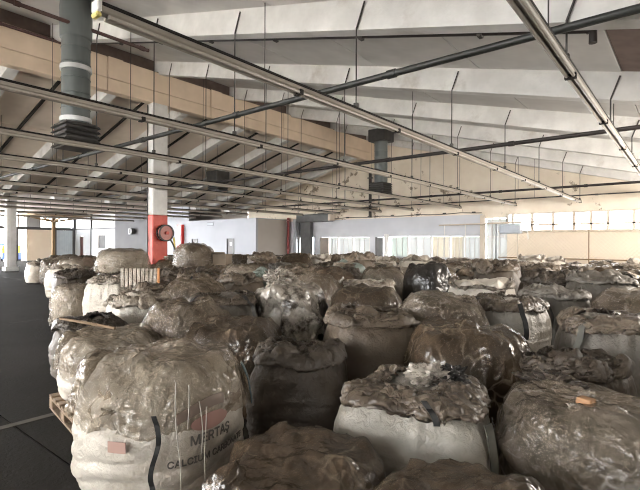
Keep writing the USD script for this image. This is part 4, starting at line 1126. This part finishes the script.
K = 'front_left'
print_on(K, 'print', 'ink_black', [centred(meshkit.text_mesh('MERTA\u015e', .052, .003, True))], -22, .335, label='black printed name')
print_on(K, 'print', 'ink_black', [centred(meshkit.text_mesh('CALCIUM CARBONATE', .036, .003, True))], -20, .235, label='black printed line of text')
print_on(K, 'print', 'ink_brown', [flat([(x, .10 + .085 * math.cos(x * 5.2) + .02) for x in np.linspace(-.23, .27, 22)] + [(x, .06 + .085 * math.cos(x * 5.2) + .055 * (x > .02) * 0) for x in np.linspace(.27, -.23, 22)]),
                                   flat([(.06, .10), (.30, .16), (.31, .115), (.07, .055)])], -20, .37, label='brown printed swoosh')
print_on(K, 'print', 'ink_red', [flat([(.13 * math.cos(a) - .03, .045 * math.sin(a) + .075) for a in np.linspace(0, 2 * math.pi, 25)[:-1]])], -20, .37, .016, label='red brown printed oval')
print_on(K, 'label_patch', 'ink_pink', [flat([(-.05, 0), (.05, 0), (.05, .06), (-.05, .06)])], -80, .33, .03, label='small faded red label')
fb = near_bags[K]
obj('strap', fb.ribbon(math.radians(-58), .02, .52, .026, .035, 60, wig=.010), 'strap_black', near_path[K], smooth=30, label='dark crumpled strap')
obj('strap', fb.ribbon(math.radians(27), .40, .66, .07, .045, 26), 'strap_blue', near_path[K], smooth=30, label='blue grey strap')
tw = np.linspace(0, 1, 20)


def hang(key, th, u0, u1, off, amp, ph):
    b = near_bags[key]; u = np.linspace(u0, u1, 24)
    p = b.surf(np.radians(th) + amp * np.sin(u * 9 + ph), u)
    nr = p - np.array([0, 0, b.h * .45]); nr /= np.linalg.norm(nr, axis=1)[:, None]
    return tube(p + nr * off, .003, 5)


for th, u0, u1, ph in ((-46, .12, .66, 0), (-40, .44, .64, 1.5), (-30, .10, .52, 2.2), (-34, .3, .56, 4)):
    obj('twine', hang(K, th, u0, u1, .055, .025, ph), 'twine', near_path[K], smooth=True)
print_on('white_face', 'print', 'ink_black', [centred(meshkit.text_mesh('S', .07, .003, True))], -8, .50, .012, label='printed letter at the corner')
print_on('blue_print', 'print', 'ink_navy', [flat([(-.22, 0), (.2, .02), (.24, .14), (-.02, .11), (-.16, .17)]), flat([(-.34, .02), (-.27, .0), (-.30, .18), (-.36, .2)])], -50, .72, .022, label='dark blue print')
# knotted strap end on the pale fronted bag
b = near_bags['white_face']
obj('strap', b.ribbon(math.radians(-75), .60, .72, .035, .035, 16, wig=.02), 'strap_black', near_path['white_face'], smooth=30, label='dark knotted strap end')
obj('strap', b.ribbon(math.radians(-33), .04, .60, .07, .012, 26), 'strap_grey', near_path['white_face'], smooth=30, label='grey corner strap')

# ------------------------------------------------------------------ loose things lying on and between the bags
def crumple_ball(w, d, h, seed, sub=4, amp=.35):
    t = trimesh.creation.icosphere(sub, 1.0)
    v = np.array(t.vertices)
    r = 1 + amp * (facets(v * 1.5 + seed, seed, 3, 1.0) - .6) + amp * .9 * (meshkit.fbm(v * 1.4 + seed * 3, 3, seed) - .5)
    v = v * r[:, None] * np.array([w / 2, d / 2, h / 2])
    v[:, 2] = np.maximum(v[:, 2], -h * .28)
    v[:, 2] += h * .28
    return trimesh.Trimesh(v, t.faces, process=False)


def top_of(key): return near_bags[key].h * 1.0 + NEAR[key].get('z', 0)


ball = Bag(.95, .92, 3.2, 15, .08, 'film', 0, 1.12, .62, 1.4, 2.6, .09)
fo = sheet_mesh(simulate_sheets([ball], 70, 60)[0], ball, .25, 2)
f = thing('foil_sheet', 'big crumpled silver sheet thrown over a dark bag left of centre', 'foil', loc=(-4.47, 4.80, .07), rotz=200)
obj('sheet', fo, 'foil', f, smooth=40)
obj('wad', crumple_ball(.5, .45, .36, 3, 5, .6).apply_translation([.1, .1, .93]), 'foil', f, smooth=40)
f = thing('foil_scrap', 'small crumpled silver scrap on top of the pale fronted square bag', 'foil', loc=(-1.32, 2.72, top_of('white_face') - .02), rotz=40)
obj('scrap', crumple_ball(.30, .22, .18, 5, 5, .6), 'foil', f, smooth=40)
obj('dark_fold', crumple_ball(.20, .18, .15, 8, 4, .6).apply_translation([.17, .03, 0]), 'film_dark', f, smooth=40)


def pallet(x, y, rot, label, L=1.0, W=1.0):
    f = thing('pallet', label, 'pallet', loc=(x, y, 0), rotz=rot)
    for k in range(7):
        a = -W / 2 + k * (W - .1) / 6
        obj('deck_board', cbox(a, a + .1, -L / 2, L / 2, .115, .137, .004), 'pallet_wood', f)
    for k in (-1, 0, 1):
        c = k * (L / 2 - .05)
        obj('stringer_board', cbox(-W / 2, W / 2, c - .05, c + .05, .095, .115, .004), 'pallet_wood', f)
        for q in (-1, 0, 1):
            e = q * (W / 2 - .06)
            obj('block', cbox(e - .06, e + .06, c - .05, c + .05, .02, .095, .005), 'pallet_wood', f)
        obj('skid_board', cbox(-W / 2, W / 2, c - .05, c + .05, 0, .02, .004), 'pallet_wood', f)


pallet(-4.28, 2.22, -9, 'brown wooden pallet showing its corner at the aisle, left of the largest front bag')
pallet(-2.66, 1.74, 32, 'brown wooden pallet under the largest printed front bag', .72, .72)
f = thing('wood_stick', 'thin broken stick of wood sticking out over the aisle at left', 'stick')
obj('stick', tube([(-4.98, 1.95, .84), (-4.7, 2.05, .82), (-4.35, 2.2, .78)], [.012, .016, .014], 6), 'pallet_wood', f)
f = thing('cardboard_box', 'brown cardboard box on the bags before the white office', 'box', loc=(-10.35, 8.35, 1.02), rotz=25)
obj('case', [box(-.19, .19, -.2, -.19, 0, .3), box(-.19, .19, .19, .2, 0, .3), box(-.2, -.19, -.2, .2, 0, .3), box(.19, .2, -.2, .2, 0, .3), box(-.19, .19, -.19, .19, 0, .01)], 'cardboard', f)
obj('flap', [hexa([(-.2, -.2, .3), (.2, -.2, .3), (.2, -.195, .305), (-.2, -.195, .305), (-.2, -.3, .36), (.2, -.3, .36), (.2, -.295, .365), (-.2, -.295, .365)])], 'cardboard', f)
f = thing('wood_block', 'orange brown wood block on the film wrapped bag at lower right', 'block', loc=(-.46, 2.93, top_of('right_wrapped') + .005), rotz=-18)
obj('block', cbox(-.042, .042, -.03, .03, 0, .055, .006), 'block_wood', f)
obj('splinter', cbox(-.05, -.042, -.02, .015, .004, .035, .002), 'block_wood', f)
f = thing('torn_film', 'torn grey film strips heaped around the orange wood block', 'film', loc=(-.48, 3.03, top_of('right_wrapped') - .02))
obj('strip', crumple_ball(.55, .30, .13, 21, 5, .7), 'film_clear', f, smooth=40)
obj('strip', crumple_ball(.40, .25, .16, 22, 5, .7).apply_translation([-.2, .15, 0]), 'cloth_dark', f, smooth=40)
obj('strip', crumple_ball(.13, .07, .05, 23, 4, .5).apply_translation([.0, -.17, .02]), 'foil', f, smooth=40)
f = thing('ribbed_panel', 'ribbed cream panel with orange edge leaning on a bag at left', 'panel', loc=(-7.62, 4.30, .83), rotz=35)
for k in range(9):
    obj('rib', cbox(-.34 + k * .075, -.345 + k * .075 + .07, -.02, .012, 0, .34, .008), 'cloth_pale', f)
obj('edge_strip', cbox(.335, .365, -.03, .02, -.01, .35, .008), 'ink_orange', f)

# pale scraps of torn sacking on some of the packed bags
sc = list(range(len(tops))); random.Random(9).shuffle(sc); q0 = None
for k, i in enumerate([i for i in sc if 4.5 < math.hypot(*tops[i]) < 19][:26]):
    p = thing('sacking_scrap', f'torn sacking scrap on {where[i]}', 'scrap', 'sacking scraps on the packed bags', loc=(tops[i][0] + .1, tops[i][1] - .12, hts[i] + .01), rotz=k * 47,
              scale=(1 + .05 * (k % 7), .8 + .06 * (k % 5), .8 + .1 * (k % 3)))
    if q0 is None:
        q0 = p; obj('sheet', crumple_ball(.55, .38, .20, 31, 5, .8), 'cloth_pale', p, smooth=40)
        obj('torn_edge', crumple_ball(.30, .16, .10, 33, 4, .7).apply_translation([.22, .12, 0]), 'cloth_dark', p, smooth=40)
    else:
        pr = stage.GetPrimAtPath(p); pr.GetReferences().AddInternalReference(q0); pr.SetInstanceable(True)
